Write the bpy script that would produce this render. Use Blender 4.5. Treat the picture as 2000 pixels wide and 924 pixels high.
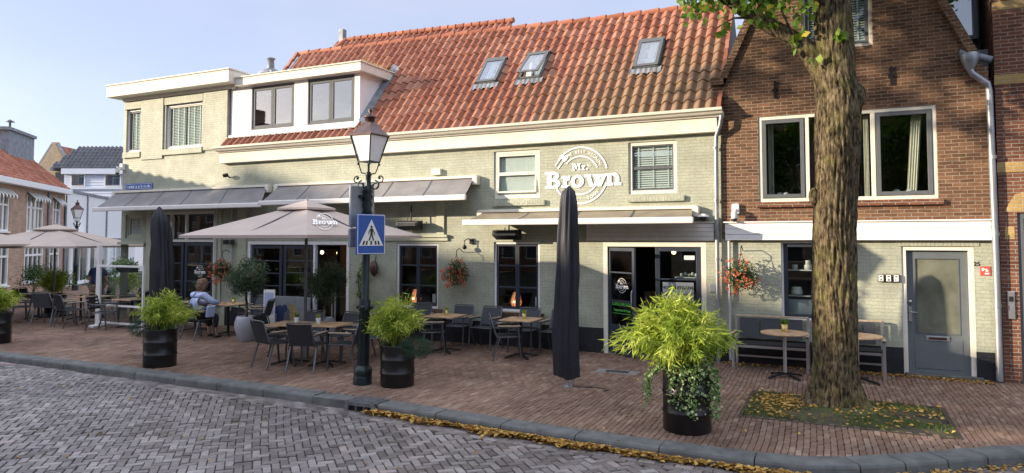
import bpy, bmesh, math, random
import numpy as np
from mathutils import Vector, Matrix
random.seed(7); rng = np.random.default_rng(7)
R = math.radians
sc = bpy.context.scene
for o in list(bpy.data.objects): bpy.data.objects.remove(o)
COL = sc.collection
# ------------------------------------------------------------------ camera
PSI, PITCH, F, PPY = math.atan(1350/2870), math.atan(62/1350), 1350., 405.
cam_d = bpy.data.cameras.new('camera'); cam = bpy.data.objects.new('camera', cam_d); COL.objects.link(cam)
cam.location = (0, -13.54, 2.3)
cam.rotation_euler = (R(90)+PITCH, 0, PSI)
cam_d.sensor_fit = 'HORIZONTAL'; cam_d.sensor_width = 36; cam_d.lens = 36*F/2000
cam_d.shift_y = -(462-PPY)/2000
cam_d.clip_start = .1; cam_d.clip_end = 1500
sc.camera = cam
# ------------------------------------------------------------------ world, sun, exposure
SAZ, SEL = 57, 13
w = bpy.data.worlds.new("World"); sc.world = w; w.use_nodes = True
nt = w.node_tree; nt.nodes.clear()
out = nt.nodes.new('ShaderNodeOutputWorld'); bg = nt.nodes.new('ShaderNodeBackground'); sky = nt.nodes.new('ShaderNodeTexSky')
sky.sky_type = 'NISHITA'; sky.sun_disc = False; sky.sun_elevation = R(SEL); sky.sun_rotation = R(180+SAZ)
sky.dust_density = .5; sky.ozone_density = 1.6; sky.air_density = 1.0
hz = nt.nodes.new('ShaderNodeMix'); hz.data_type = 'RGBA'; hz.inputs[0].default_value = .74
skc = nt.nodes.new('ShaderNodeTexCoord'); skm = nt.nodes.new('ShaderNodeMapping'); skm.inputs['Scale'].default_value = (1, 1, 3.5)
skn = nt.nodes.new('ShaderNodeTexNoise'); skn.inputs['Scale'].default_value = 2.2; skn.inputs['Detail'].default_value = 5
skr = nt.nodes.new('ShaderNodeValToRGB'); skr.color_ramp.elements[0].position = .38; skr.color_ramp.elements[0].color = (.90, .95, 1.32, 1); skr.color_ramp.elements[1].position = .68; skr.color_ramp.elements[1].color = (1.16, 1.13, 1.34, 1)
nt.links.new(skc.outputs['Generated'], skm.inputs[0]); nt.links.new(skm.outputs[0], skn.inputs['Vector']); nt.links.new(skn.outputs['Fac'], skr.inputs[0]); nt.links.new(skr.outputs[0], hz.inputs[7])
hz.inputs[7].default_value = (1, 1, 1.5, 1)   # thin high haze
tint = nt.nodes.new('ShaderNodeMix'); tint.data_type = 'RGBA'; tint.blend_type = 'MULTIPLY'; tint.inputs[0].default_value = 1; tint.inputs[7].default_value = (.94, .86, .88, 1)
nt.links.new(sky.outputs[0], tint.inputs[6]); nt.links.new(tint.outputs[2], hz.inputs[6]); 
sks = nt.nodes.new('ShaderNodeSeparateXYZ'); nt.links.new(skc.outputs['Generated'], sks.inputs[0])   # sky above the view brightened and warmed, added as fill for the shade
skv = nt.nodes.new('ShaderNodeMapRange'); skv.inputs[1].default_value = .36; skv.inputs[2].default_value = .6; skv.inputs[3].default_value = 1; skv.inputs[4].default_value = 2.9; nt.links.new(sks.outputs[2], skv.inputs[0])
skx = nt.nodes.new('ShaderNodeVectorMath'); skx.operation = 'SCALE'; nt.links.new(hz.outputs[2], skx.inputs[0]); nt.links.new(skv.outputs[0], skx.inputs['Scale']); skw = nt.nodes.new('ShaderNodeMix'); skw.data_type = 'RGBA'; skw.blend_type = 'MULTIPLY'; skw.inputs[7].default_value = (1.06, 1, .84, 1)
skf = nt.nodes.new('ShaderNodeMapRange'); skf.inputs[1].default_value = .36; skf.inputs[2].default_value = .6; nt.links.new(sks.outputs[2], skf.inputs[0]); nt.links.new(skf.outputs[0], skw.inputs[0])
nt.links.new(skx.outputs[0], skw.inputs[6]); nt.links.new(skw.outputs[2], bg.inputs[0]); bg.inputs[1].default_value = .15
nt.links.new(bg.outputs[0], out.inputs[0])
sd = bpy.data.lights.new('sun', 'SUN'); sun = bpy.data.objects.new('sun', sd); COL.objects.link(sun)
sd.energy = 2.4; sd.angle = R(.5); sd.color = (1, .83, .62)
S = Vector((-math.sin(R(SAZ))*math.cos(R(SEL)), -math.cos(R(SAZ))*math.cos(R(SEL)), math.sin(R(SEL))))
sun.rotation_euler = S.to_track_quat('Z', 'Y').to_euler(); sun.location = (-30, -25, 30)
sc.view_settings.view_transform = 'Standard'; sc.view_settings.look = 'None'
sc.view_settings.exposure = 1.92; sc.view_settings.gamma = 1; sc.view_settings.use_curve_mapping = False
sc.render.engine = 'CYCLES'
sc.cycles.max_bounces = 7; sc.cycles.transparent_max_bounces = 12

# ------------------------------------------------------------------ materials
def newmat(name):
    m = bpy.data.materials.new(name); m.use_nodes = True
    n = m.node_tree.nodes; b = n['Principled BSDF']
    return m, m.node_tree, n, b
def nd(t, typ, **k):
    x = t.nodes.new(typ)
    for a, v in k.items():
        if a.startswith('i_'): x.inputs[int(a[2:]) if a[2:].isdigit() else a[2:].replace('_', ' ')].default_value = v
        else: setattr(x, a, v)
    return x
def c4(c): return (c[0], c[1], c[2], 1)
def ramp(t, fac, stops):
    r = t.nodes.new('ShaderNodeValToRGB'); e = r.color_ramp.elements
    e[0].position, e[0].color = stops[0][0], c4(stops[0][1]); e[1].position, e[1].color = stops[-1][0], c4(stops[-1][1])
    for p, c in stops[1:-1]:
        q = e.new(p); q.color = c4(c)
    t.links.new(fac, r.inputs[0]); return r.outputs[0]
def mixc(t, fac, a, b, mode='MIX'):
    m = t.nodes.new('ShaderNodeMix'); m.data_type = 'RGBA'; m.blend_type = mode
    for s, v in ((0, fac), (6, a), (7, b)):
        if hasattr(v, 'links'): t.links.new(v, m.inputs[s])
        else: m.inputs[s].default_value = v if s == 0 else c4(v)
    return m.outputs[2]
def coords(t): return t.nodes.new('ShaderNodeTexCoord').outputs['Object']
def noise(t, vec, scale, detail=4, rough=.55):
    n = nd(t, 'ShaderNodeTexNoise'); n.inputs['Scale'].default_value = scale; n.inputs['Detail'].default_value = detail
    n.inputs['Roughness'].default_value = rough
    if vec is not None: t.links.new(vec, n.inputs['Vector'])
    return n.outputs['Fac']
def bump(t, b, h, st=.3, dist=.01):
    n = nd(t, 'ShaderNodeBump'); n.inputs['Strength'].default_value = st; n.inputs['Distance'].default_value = dist
    t.links.new(h, n.inputs['Height']); t.links.new(n.outputs[0], b.inputs['Normal'])
def plain(name, col, rough=.5, metal=0, var=.12, scale=6, bmp=0, spec=None, dirt=None):
    m, t, n, b = newmat(name); v = coords(t)
    f = noise(t, v, scale)
    a = tuple(max(0, c*(1-var*1.6)) for c in col); z = tuple(min(1, c*(1+var)) for c in col)
    c = ramp(t, f, [(.3, a), (.7, z)])
    if dirt:
        f2 = noise(t, v, 1.7, 6, .7); r2 = ramp(t, f2, [(.5, (0, 0, 0)), (.75, (1, 1, 1))])
        mm = nd(t, 'ShaderNodeMath', operation='MULTIPLY'); t.links.new(r2, mm.inputs[0]); mm.inputs[1].default_value = .6
        c = mixc(t, mm.outputs[0], c, dirt)
    t.links.new(c, b.inputs['Base Color'])
    b.inputs['Roughness'].default_value = rough; b.inputs['Metallic'].default_value = metal
    if spec is not None: b.inputs['Specular IOR Level'].default_value = spec
    if bmp: bump(t, b, noise(t, v, scale*8), bmp)
    return m
def brickmat(name, c1, c2, mortar, bw=.204, rh=.061, ms=.006, painted=False, stain=None, rot=False):
    m, t, n, b = newmat(name); v = coords(t)
    s = nd(t, 'ShaderNodeSeparateXYZ'); t.links.new(v, s.inputs[0])
    ad = nd(t, 'ShaderNodeMath', operation='ADD'); t.links.new(s.outputs[0], ad.inputs[0]); t.links.new(s.outputs[1], ad.inputs[1])
    cb = nd(t, 'ShaderNodeCombineXYZ')
    if rot: t.links.new(ad.outputs[0], cb.inputs[1]); t.links.new(s.outputs[2], cb.inputs[0])
    else: t.links.new(ad.outputs[0], cb.inputs[0]); t.links.new(s.outputs[2], cb.inputs[1])
    nz = nd(t, 'ShaderNodeTexNoise'); nz.inputs['Scale'].default_value = 9; t.links.new(v, nz.inputs['Vector'])
    sub = nd(t, 'ShaderNodeVectorMath', operation='SUBTRACT'); t.links.new(nz.outputs['Color'], sub.inputs[0]); sub.inputs[1].default_value = (.5, .5, .5)
    scl = nd(t, 'ShaderNodeVectorMath', operation='SCALE'); t.links.new(sub.outputs[0], scl.inputs[0]); scl.inputs['Scale'].default_value = .03 if painted else .018
    add = nd(t, 'ShaderNodeVectorMath', operation='ADD'); t.links.new(cb.outputs[0], add.inputs[0]); t.links.new(scl.outputs[0], add.inputs[1])
    br = nd(t, 'ShaderNodeTexBrick'); t.links.new(add.outputs[0], br.inputs['Vector'])
    br.inputs['Scale'].default_value = 1; br.inputs['Brick Width'].default_value = bw; br.inputs['Row Height'].default_value = rh
    br.inputs['Mortar Size'].default_value = ms; br.inputs['Mortar Smooth'].default_value = .35; br.inputs['Bias'].default_value = 0
    br.inputs['Color1'].default_value = c4(c1); br.inputs['Color2'].default_value = c4(c2); br.inputs['Mortar'].default_value = c4(mortar)
    f = noise(t, v, 2.2, 6, .65)
    c = mixc(t, 1.0, br.outputs['Color'], ramp(t, f, [(.3, (.78, .78, .78)), (.65, (1.12, 1.12, 1.12))]), 'MULTIPLY')
    f3 = noise(t, v, 22, 3)
    c = mixc(t, 1.0, c, ramp(t, f3, [(.3, (.86, .86, .86)), (.7, (1.1, 1.1, 1.1))]), 'MULTIPLY')
    if painted:
        fp = noise(t, v, .7, 7, .72); c = mixc(t, ramp(t, fp, [(.45, (0, 0, 0)), (.75, (.45, .45, .45))]), c, tuple(q*.72 for q in c1))
        mp = nd(t, 'ShaderNodeMapping'); mp.inputs['Scale'].default_value = (3, 3, .25); t.links.new(v, mp.inputs[0])
        c = mixc(t, ramp(t, noise(t, mp.outputs[0], 1.5, 5, .6), [(.55, (0, 0, 0)), (.8, (.35, .35, .35))]), c, tuple(q*.66 for q in c1))
    if stain:
        f2 = noise(t, v, 1.1, 7, .7); c = mixc(t, ramp(t, f2, [(.56, (0, 0, 0)), (.8, (.6, .6, .6))]), c, stain)
    t.links.new(c, b.inputs['Base Color']); b.inputs['Roughness'].default_value = .62 if painted else .9
    b.inputs['Specular IOR Level'].default_value = .3 if painted else .15
    # relief: joints and uneven faces
    inv = nd(t, 'ShaderNodeMath', operation='SUBTRACT'); inv.inputs[0].default_value = 1; t.links.new(br.outputs['Fac'], inv.inputs[1])
    a2 = nd(t, 'ShaderNodeMath', operation='MULTIPLY_ADD'); t.links.new(f3, a2.inputs[0]); a2.inputs[1].default_value = .7 if painted else .5; t.links.new(inv.outputs[0], a2.inputs[2])
    bump(t, b, a2.outputs[0], .5 if painted else .75, .012)
    return m
def attrmat(name, stops, rough=.8, noise_scale=14, nmix=.25, spec=.2, bmp=.3, transl=0, moss=None, patch=0):
    """colour from the per-piece random attribute 'rnd'"""
    m, t, n, b = newmat(name); v = coords(t)
    a = nd(t, 'ShaderNodeAttribute', attribute_name='rnd')
    c = ramp(t, a.outputs['Fac'], stops)
    f = noise(t, v, noise_scale, 5, .6)
    c = mixc(t, 1.0, c, ramp(t, f, [(.25, (1-nmix,)*3), (.75, (1+nmix,)*3)]), 'MULTIPLY')
    if moss: c = moss(t, v, c)
    if patch: c = mixc(t, 1.0, c, ramp(t, noise(t, v, .55, 7, .7), [(.33, (1-patch,)*3), (.62, (1.08, 1.08, 1.08))]), 'MULTIPLY')
    t.links.new(c, b.inputs['Base Color']); b.inputs['Roughness'].default_value = rough; b.inputs['Specular IOR Level'].default_value = spec
    if bmp: bump(t, b, f, bmp, .004)
    if transl:
        tr = nd(t, 'ShaderNodeBsdfTranslucent'); t.links.new(c, tr.inputs[0]); mx = nd(t, 'ShaderNodeMixShader'); mx.inputs[0].default_value = transl
        o = n['Material Output']; t.links.new(b.outputs[0], mx.inputs[1]); t.links.new(tr.outputs[0], mx.inputs[2]); t.links.new(mx.outputs[0], o.inputs[0])
    return m
def glassmat(name, tint=(.75, .8, .8), refl=.12, wav=.02):
    m, t, n, b = newmat(name); n.remove(b); o = n['Material Output']
    tr = nd(t, 'ShaderNodeBsdfTransparent'); tr.inputs[0].default_value = c4(tint)
    gl = nd(t, 'ShaderNodeBsdfGlossy'); gl.inputs['Roughness'].default_value = .015
    lw = nd(t, 'ShaderNodeLayerWeight'); lw.inputs[0].default_value = .5
    pw = nd(t, 'ShaderNodeMath', operation='POWER'); t.links.new(lw.outputs['Facing'], pw.inputs[0]); pw.inputs[1].default_value = 5
    ad = nd(t, 'ShaderNodeMath', operation='MULTIPLY_ADD', use_clamp=True); t.links.new(pw.outputs[0], ad.inputs[0]); ad.inputs[1].default_value = .9; ad.inputs[2].default_value = refl
    bp = nd(t, 'ShaderNodeBump'); bp.inputs['Strength'].default_value = wav; bp.inputs['Distance'].default_value = .02
    t.links.new(noise(t, coords(t), 1.6, 1), bp.inputs['Height']); t.links.new(bp.outputs[0], gl.inputs['Normal'])
    mx = nd(t, 'ShaderNodeMixShader'); t.links.new(ad.outputs[0], mx.inputs[0]); t.links.new(tr.outputs[0], mx.inputs[1]); t.links.new(gl.outputs[0], mx.inputs[2])
    t.links.new(mx.outputs[0], o.inputs[0]); return m
def emis(name, col, st):
    m, t, n, b = newmat(name); b.inputs['Base Color'].default_value = c4(col); b.inputs['Emission Color'].default_value = c4(col); b.inputs['Emission Strength'].default_value = st
    return m
def mossy(t, v, c):
    s = nd(t, 'ShaderNodeSeparateXYZ'); t.links.new(v, s.inputs[0])
    # algae: more towards the eaves and the party wall on the right
    m1 = nd(t, 'ShaderNodeMapRange'); t.links.new(s.outputs[2], m1.inputs[0]); m1.inputs[1].default_value = 7.6; m1.inputs[2].default_value = 4.7
    m2 = nd(t, 'ShaderNodeMapRange'); t.links.new(s.outputs[0], m2.inputs[0]); m2.inputs[1].default_value = -8.6; m2.inputs[2].default_value = -2
    mu = nd(t, 'ShaderNodeMath', operation='MULTIPLY'); t.links.new(m1.outputs[0], mu.inputs[0]); t.links.new(m2.outputs[0], mu.inputs[1])
    nn = noise(t, v, 1.6, 5, .7); m3 = nd(t, 'ShaderNodeMath', operation='MULTIPLY_ADD'); t.links.new(nn, m3.inputs[0]); m3.inputs[1].default_value = .9; t.links.new(mu.outputs[0], m3.inputs[2])
    return mixc(t, ramp(t, m3.outputs[0], [(.62, (0, 0, 0)), (1.0, (.68, .68, .68))]), c, (.19, .15, .085))
M = {}
M['green'] = brickmat('painted_brick', (.38, .40, .315), (.41, .43, .34), (.325, .345, .27), painted=True, ms=.0045)
M['green_sold'] = brickmat('painted_soldier_brick', (.38, .40, .315), (.41, .43, .34), (.27, .285, .22), painted=True, ms=.006, rot=True)
M['plinth'] = brickmat('painted_plinth_brick', (.02, .022, .028), (.026, .028, .034), (.016, .017, .02), painted=True, ms=.005)
M['brown'] = brickmat('brown_brick', (.11, .057, .034), (.21, .11, .062), (.28, .23, .175), ms=.0075, stain=(.10, .07, .05))
M['red'] = brickmat('dark_red_brick', (.13, .052, .034), (.21, .09, .055), (.30, .26, .21), ms=.0075, stain=(.10, .07, .05))
M['ochre'] = brickmat('ochre_brick', (.38, .25, .09), (.44, .30, .11), (.42, .36, .26), ms=.0075)
M['farbrick'] = brickmat('far_house_brick', (.36, .21, .14), (.46, .30, .20), (.48, .42, .36), ms=.009)
M['gablebrick'] = brickmat('yellow_brown_brick', (.38, .28, .17), (.46, .35, .22), (.45, .4, .33), ms=.009)
M['cream'] = plain('cream_paint', (.72, .69, .60), .75, spec=.2, var=.04, dirt=(.6, .55, .43))
M['white'] = plain('white_paint', (.76, .75, .74), .75, spec=.2, var=.03)
M['offwhite'] = plain('white_cladding', (.70, .68, .62), .7, var=.05, dirt=(.6, .56, .48))
M['gframe'] = plain('grey_frame_paint', (.11, .12, .13), .65, spec=.2, var=.06)
M['dframe'] = plain('dark_blue_frame_paint', (.035, .045, .065), .35, var=.1)
M['gdoor'] = plain('grey_door_paint', (.125, .145, .158), .4, var=.05)
M['pillar'] = plain('sage_paint', (.40, .42, .31), .5, var=.05)
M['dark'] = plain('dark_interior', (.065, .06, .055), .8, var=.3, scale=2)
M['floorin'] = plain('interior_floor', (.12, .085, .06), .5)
M['paleblue'] = plain('pale_blue_boarding', (.55, .62, .74), .5, var=.04)
M['blind'] = plain('white_blind', (.72, .74, .70), .5, var=.03)
M['curtain'] = plain('curtain_fabric', (.74, .70, .58), .9, var=.05)
M['glass'] = glassmat('window_glass', (.86, .9, .9), .06)
M['skyglass'] = glassmat('coated_window_glass', (.72, .78, .82), .3)
M['reeded'] = plain('reeded_glass', (.2, .21, .165), .2, var=.2, scale=3, spec=.8)
M['awn'] = plain('grey_awning_fabric', (.205, .20, .205), .85, var=.12, scale=2.5, bmp=.1, dirt=(.30, .28, .25))
M['awn_tan'] = plain('taupe_awning_fabric', (.25, .215, .155), .85, var=.12, scale=2.5, bmp=.1, dirt=(.17, .15, .11))
M['awnbar'] = plain('awning_bar_metal', (.74, .72, .70), .35, var=.03)
M['zinc'] = plain('zinc', (.33, .345, .36), .45, .6, var=.12, scale=4)
M['lead'] = plain('lead_flashing', (.22, .24, .27), .6, .2, var=.25, scale=5, bmp=.2)
M['pvc'] = plain('grey_pvc', (.42, .43, .42), .45, var=.06)
M['drain'] = plain('worn_cast_iron', (.17, .175, .185), .4, .5, var=.25, scale=8, bmp=.15)
M['black'] = plain('black_metal', (.018, .018, .02), .35, .3, var=.2)
M['blackplastic'] = plain('black_plastic', (.02, .02, .022), .45)
M['chairmetal'] = plain('anthracite_tube', (.13, .14, .155), .38, .6, var=.1)
M['mesh'] = plain('black_textilene', (.022, .023, .027), .75, var=.25, scale=90)
M['mesh_lt'] = plain('grey_textilene', (.06, .065, .075), .7, var=.2, scale=90)
M['wood'] = plain('teak_slat', (.48, .37, .26), .5, var=.2, scale=12)
M['tabletop'] = plain('oak_tabletop', (.50, .33, .19), .45, var=.22, scale=9)
M['alu'] = plain('brushed_aluminium', (.55, .55, .56), .35, .8, var=.06)
M['cover'] = plain('parasol_cover_fabric', (.017, .018, .027), .6, var=.25, scale=3, bmp=.3, spec=.4)
M['taupe'] = plain('taupe_parasol_fabric', (.44, .37, .325), .85, var=.05, scale=2, bmp=.08)
M['castiron'] = plain('dark_green_cast_iron', (.013, .024, .026), .35, .3, var=.25, scale=10, bmp=.15)
M['copper'] = plain('brown_copper_hood', (.10, .06, .052), .42, .5, var=.2)
M['milk'] = plain('milk_glass', (.85, .84, .86), .25, var=.02)
M['signblue'] = plain('sign_blue', (.03, .10, .38), .35, var=.04)
M['signwhite'] = plain('sign_white', (.78, .78, .74), .35, var=.03)
M['signback'] = plain('sign_back_grey', (.3, .33, .36), .4, .3)
M['ink'] = plain('black_lettering', (.02, .02, .02), .5)
M['whiteletter'] = plain('white_lettering', (.88, .88, .87), .5, var=.02)
M['greenletter'] = plain('green_lettering', (.12, .55, .10), .5, var=.03)
M['redsign'] = plain('red_sign', (.55, .09, .07), .4)
M['drum'] = plain('black_oil_drum_paint', (.014, .014, .015), .32, .2, var=.3, scale=5)
M['soil'] = plain('soil', (.05, .035, .025), .95)
M['potgrey'] = plain('light_grey_pot', (.34, .36, .40), .35, var=.05)
M['gold'] = plain('gold_pot', (.52, .38, .13), .3, .6)
M['potwhite'] = plain('white_pot', (.6, .6, .56), .4)
M['rust'] = plain('galvanised_plate', (.28, .27, .25), .6, .3, var=.25, scale=14)
M['kerb'] = plain('kerb_concrete', (.115, .12, .118), .85, var=.25, scale=5, bmp=.4, dirt=(.07, .075, .06))
M['skin'] = plain('skin', (.55, .33, .24), .55, var=.05)
M['hair_b'] = plain('brown_blond_hair', (.17, .10, .055), .75, bmp=.6, var=.5, scale=26)
M['hair_r'] = plain('ginger_hair', (.32, .14, .06), .7, var=.3, scale=30)
M['blouse'] = plain('pale_blue_blouse', (.38, .45, .66), .8, var=.08)
M['navy'] = plain('navy_tshirt', (.03, .05, .14), .8, var=.1)
M['khaki'] = plain('khaki_trousers', (.20, .15, .10), .85, var=.1)
M['blacktrousers'] = plain('black_trousers', (.018, .018, .022), .8)
M['glow'] = emis('lamp_glow', (1, .30, .09), .38)
M['glowbulb'] = emis('bulb_glow', (1, .62, .3), 2.5)
M['tile'] = attrmat('orange_clay_tile', [(0, (.23, .088, .055)), (.5, (.30, .125, .078)), (1, (.37, .18, .118))], .75, 9, .2, moss=mossy)
M['tile_plain'] = attrmat('red_clay_tile', [(0, (.22, .08, .05)), (.5, (.31, .12, .075)), (1, (.38, .17, .11))], .75, 9, .2)
M['tile_dark'] = attrmat('dark_glazed_tile', [(0, (.03, .035, .045)), (1, (.065, .07, .085))], .3, 9, .2, spec=.6)
M['paver'] = attrmat('street_clinker', [(0, (.09, .075, .068)), (.35, (.16, .138, .132)), (.8, (.21, .187, .182)), (.93, (.27, .25, .24)), (1, (.29, .24, .22))], .5, 30, .3, spec=.55, bmp=.5, patch=.42)
M['walk'] = attrmat('pavement_clinker', [(0, (.18, .112, .082)), (.4, (.22, .142, .106)), (.9, (.255, .175, .132)), (1, (.31, .23, .18))], .8, 26, .3, bmp=.4, patch=.45)
M['joint'] = plain('joint_sand', (.028, .025, .022), .95, var=.3, scale=8)
M['bark'] = None
M['leaf'] = attrmat('linden_leaf', [(0, (.06, .13, .015)), (.6, (.15, .27, .03)), (.9, (.28, .38, .045)), (1, (.50, .42, .05))], .5, 8, .15, .4, 0, .45)
M['bamboo'] = attrmat('bamboo_leaf', [(0, (.14, .22, .02)), (.5, (.36, .46, .05)), (1, (.58, .62, .13))], .5, 8, .15, .3, 0, .4)
M['ivy'] = attrmat('ivy_leaf', [(0, (.06, .14, .03)), (.5, (.20, .33, .10)), (1, (.50, .58, .32))], .45, 8, .1, .4, 0, .25)
M['needle'] = attrmat('bluegreen_needles', [(0, (.02, .05, .03)), (1, (.05, .10, .06))], .6, 8, .1, .2, 0, .2)
M['olive'] = attrmat('olive_leaf', [(0, (.03, .06, .03)), (.6, (.085, .135, .065)), (1, (.22, .29, .18))], .5, 8, .1, .4, 0, .2)
M['shrub'] = attrmat('dark_shrub_leaf', [(0, (.02, .045, .012)), (1, (.07, .13, .03))], .5, 8, .1, .4, 0, .25)
M['flower'] = attrmat('orange_flower', [(0, (.55, .10, .05)), (1, (.80, .28, .14))], .6, 8, .1, .2, 0, .35)
M['fallen'] = attrmat('fallen_leaf', [(0, (.20, .10, .03)), (.4, (.42, .24, .06)), (1, (.62, .43, .13))], .7, 10, .2, .2, 0, .25)
M['grass'] = attrmat('grass_blade', [(0, (.05, .09, .015)), (1, (.14, .20, .03))], .7, 8, .1, .2, 0, .3)
def barkmat():
    m, t, n, b = newmat('furrowed_bark'); v = coords(t)
    mp = nd(t, 'ShaderNodeMapping'); mp.inputs['Scale'].default_value = (1, 1, .33); t.links.new(v, mp.inputs[0])
    f = noise(t, mp.outputs[0], 24, 6, .65)
    c = ramp(t, f, [(.40, (.02, .016, .010)), (.52, (.115, .088, .052)), (.72, (.27, .22, .135))])
    g = noise(t, v, 3.2, 5, .7)
    c = mixc(t, ramp(t, g, [(.5, (0, 0, 0)), (.72, (.6, .6, .6))]), c, (.16, .155, .045))
    t.links.new(c, b.inputs['Base Color']); b.inputs['Roughness'].default_value = .95; b.inputs['Specular IOR Level'].default_value = .15
    bump(t, b, f, 1.0, .05); return m
M['bark'] = barkmat()
def groundmat(name, a, bb, sc_=3):
    m, t, n, b = newmat(name); v = coords(t)
    c = ramp(t, noise(t, v, sc_, 8, .7), [(.35, a), (.65, bb)]); t.links.new(c, b.inputs['Base Color']); b.inputs['Roughness'].default_value = .95
    bump(t, b, noise(t, v, 40), .6); return m
M['moss'] = groundmat('mossy_soil', (.03, .026, .018), (.065, .068, .024), 5)
M['farground'] = groundmat('far_paving', (.11, .085, .085), (.15, .12, .115), 30)

# ------------------------------------------------------------------ mesh builder
class MB:
    def __init__(s, mat=None): s.v = []; s.f = []; s.m = []; s.s = []; s.r = []; s.g = []; s.gv = []; s.M = mat
    def add(s, vs, fs, m=0, smooth=False, rnd=None):
        k = len(s.v); s.g.append(len(s.f)); s.gv.append(k)
        if s.M is not None: vs = [tuple(s.M @ Vector(p)) for p in vs]
        s.v += [tuple(p) for p in vs]; s.f += [[i+k for i in f] for f in fs]; s.m += [m]*len(fs); s.s += [smooth]*len(fs)
        s.r += [random.random() if rnd is None else rnd]*len(fs)
        return s
    def box(s, x0, x1, y0, y1, z0, z1, m=0):
        if x0 > x1: x0, x1 = x1, x0
        if y0 > y1: y0, y1 = y1, y0
        if z0 > z1: z0, z1 = z1, z0
        v = [(x0, y0, z0), (x1, y0, z0), (x1, y1, z0), (x0, y1, z0), (x0, y0, z1), (x1, y0, z1), (x1, y1, z1), (x0, y1, z1)]
        return s.add(v, [(0, 3, 2, 1), (4, 5, 6, 7), (0, 1, 5, 4), (1, 2, 6, 5), (2, 3, 7, 6), (3, 0, 4, 7)], m)
    def obox(s, c, sx, sy, sz, rot=None, m=0):
        M_ = Matrix.Translation(c) @ (rot.to_4x4() if rot is not None else Matrix())
        v = [M_ @ Vector((a*sx/2, b*sy/2, d*sz/2)) for a, b, d in [(-1, -1, -1), (1, -1, -1), (1, 1, -1), (-1, 1, -1), (-1, -1, 1), (1, -1, 1), (1, 1, 1), (-1, 1, 1)]]
        return s.add(v, [(0, 3, 2, 1), (4, 5, 6, 7), (0, 1, 5, 4), (1, 2, 6, 5), (2, 3, 7, 6), (3, 0, 4, 7)], m)
    def bar(s, a, b, w, h=None, m=0):
        a = Vector(a); b = Vector(b); d = b-a; L = d.length
        q = d.to_track_quat('Z', 'Y').to_matrix(); return s.obox((a+b)/2, w, h or w, L, q, m)
    def tube(s, pts, r, n=8, m=0, smooth=True, caps=True):
        pts = [Vector(p) for p in pts]; rr = r if isinstance(r, (list, tuple)) else [r]*len(pts)
        vs = []; fs = []; up = Vector((.13, .29, .95)).normalized()
        for i, p in enumerate(pts):
            d = (pts[min(i+1, len(pts)-1)]-pts[max(i-1, 0)]).normalized()
            if abs(d.dot(up)) > .98: up = Vector((1, .1, 0)).normalized()
            a = d.cross(up).normalized(); b = a.cross(d).normalized(); up = b
            # keep frame continuous
            for k in range(n):
                t = 2*math.pi*k/n; vs.append(p+(a*math.cos(t)+b*math.sin(t))*rr[i])
        for i in range(len(pts)-1):
            for k in range(n): fs.append((i*n+k, i*n+(k+1) % n, (i+1)*n+(k+1) % n, (i+1)*n+k))
        s.add(vs, fs, m, smooth)
        if caps: s.add(vs[:n], [tuple(range(n))[::-1]], m); s.add(vs[-n:], [tuple(range(n))], m)
        return s
    def lathe(s, prof, c=(0, 0, 0), n=16, m=0, smooth=True, phase=0, sx=1, sy=1):
        vs = []; fs = []
        for r, z in prof:
            for k in range(n):
                t = 2*math.pi*k/n+phase; vs.append((c[0]+r*sx*math.cos(t), c[1]+r*sy*math.sin(t), c[2]+z))
        for i in range(len(prof)-1):
            for k in range(n): fs.append((i*n+k, i*n+(k+1) % n, (i+1)*n+(k+1) % n, (i+1)*n+k))
        s.add(vs, fs, m, smooth)
        if prof[0][0] > 1e-4: s.add(vs[:n], [tuple(range(n))[::-1]], m)
        if prof[-1][0] > 1e-4: s.add(vs[-n:], [tuple(range(n))], m)
        return s
    def prism(s, poly, y0, y1, m=0):   # poly in (x,z), extruded along y
        n = len(poly); vs = [(p[0], y0, p[1]) for p in poly]+[(p[0], y1, p[1]) for p in poly]
        return s.add(vs, [tuple(range(n)), tuple(range(n, 2*n))[::-1]]+[(i, i+n, (i+1) % n+n, (i+1) % n) for i in range(n)], m)
    def prismx(s, poly, x0, x1, m=0):  # poly in (y,z), extruded along x
        n = len(poly); vs = [(x0, p[0], p[1]) for p in poly]+[(x1, p[0], p[1]) for p in poly]
        return s.add(vs, [tuple(range(n)), tuple(range(n, 2*n))[::-1]]+[(i, i+n, (i+1) % n+n, (i+1) % n) for i in range(n)], m)
    def prismz(s, poly, z0, z1, m=0):
        n = len(poly); vs = [(p[0], p[1], z0) for p in poly]+[(p[0], p[1], z1) for p in poly]
        return s.add(vs, [tuple(range(n))[::-1], tuple(range(n, 2*n))]+[(i, (i+1) % n, (i+1) % n+n, i+n) for i in range(n)], m)
    def ball(s, c, r, n=10, m=0, sx=1, sy=1, sz=1):
        pr = [(r*math.sin(math.pi*i/n), -r*sz*math.cos(math.pi*i/n)) for i in range(n+1)]
        pr[0] = (1e-5, pr[0][1]); pr[-1] = (1e-5, pr[-1][1])
        return s.lathe(pr, c, n+2, m, sx=sx, sy=sy)
    def build_each(s, name, mats, parent=None, bevel=0):
        """every added piece becomes an object of its own"""
        st = s.g+[len(s.f)]; vst = s.gv+[len(s.v)]
        for i in range(len(s.g)):
            m = MB(); m.v = s.v[vst[i]:vst[i+1]]; m.f = [[k-vst[i] for k in f] for f in s.f[st[i]:st[i+1]]]
            m.m = s.m[st[i]:st[i+1]]; m.s = s.s[st[i]:st[i+1]]; m.r = s.r[st[i]:st[i+1]]; m.build(name, mats, parent, bevel)
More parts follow.
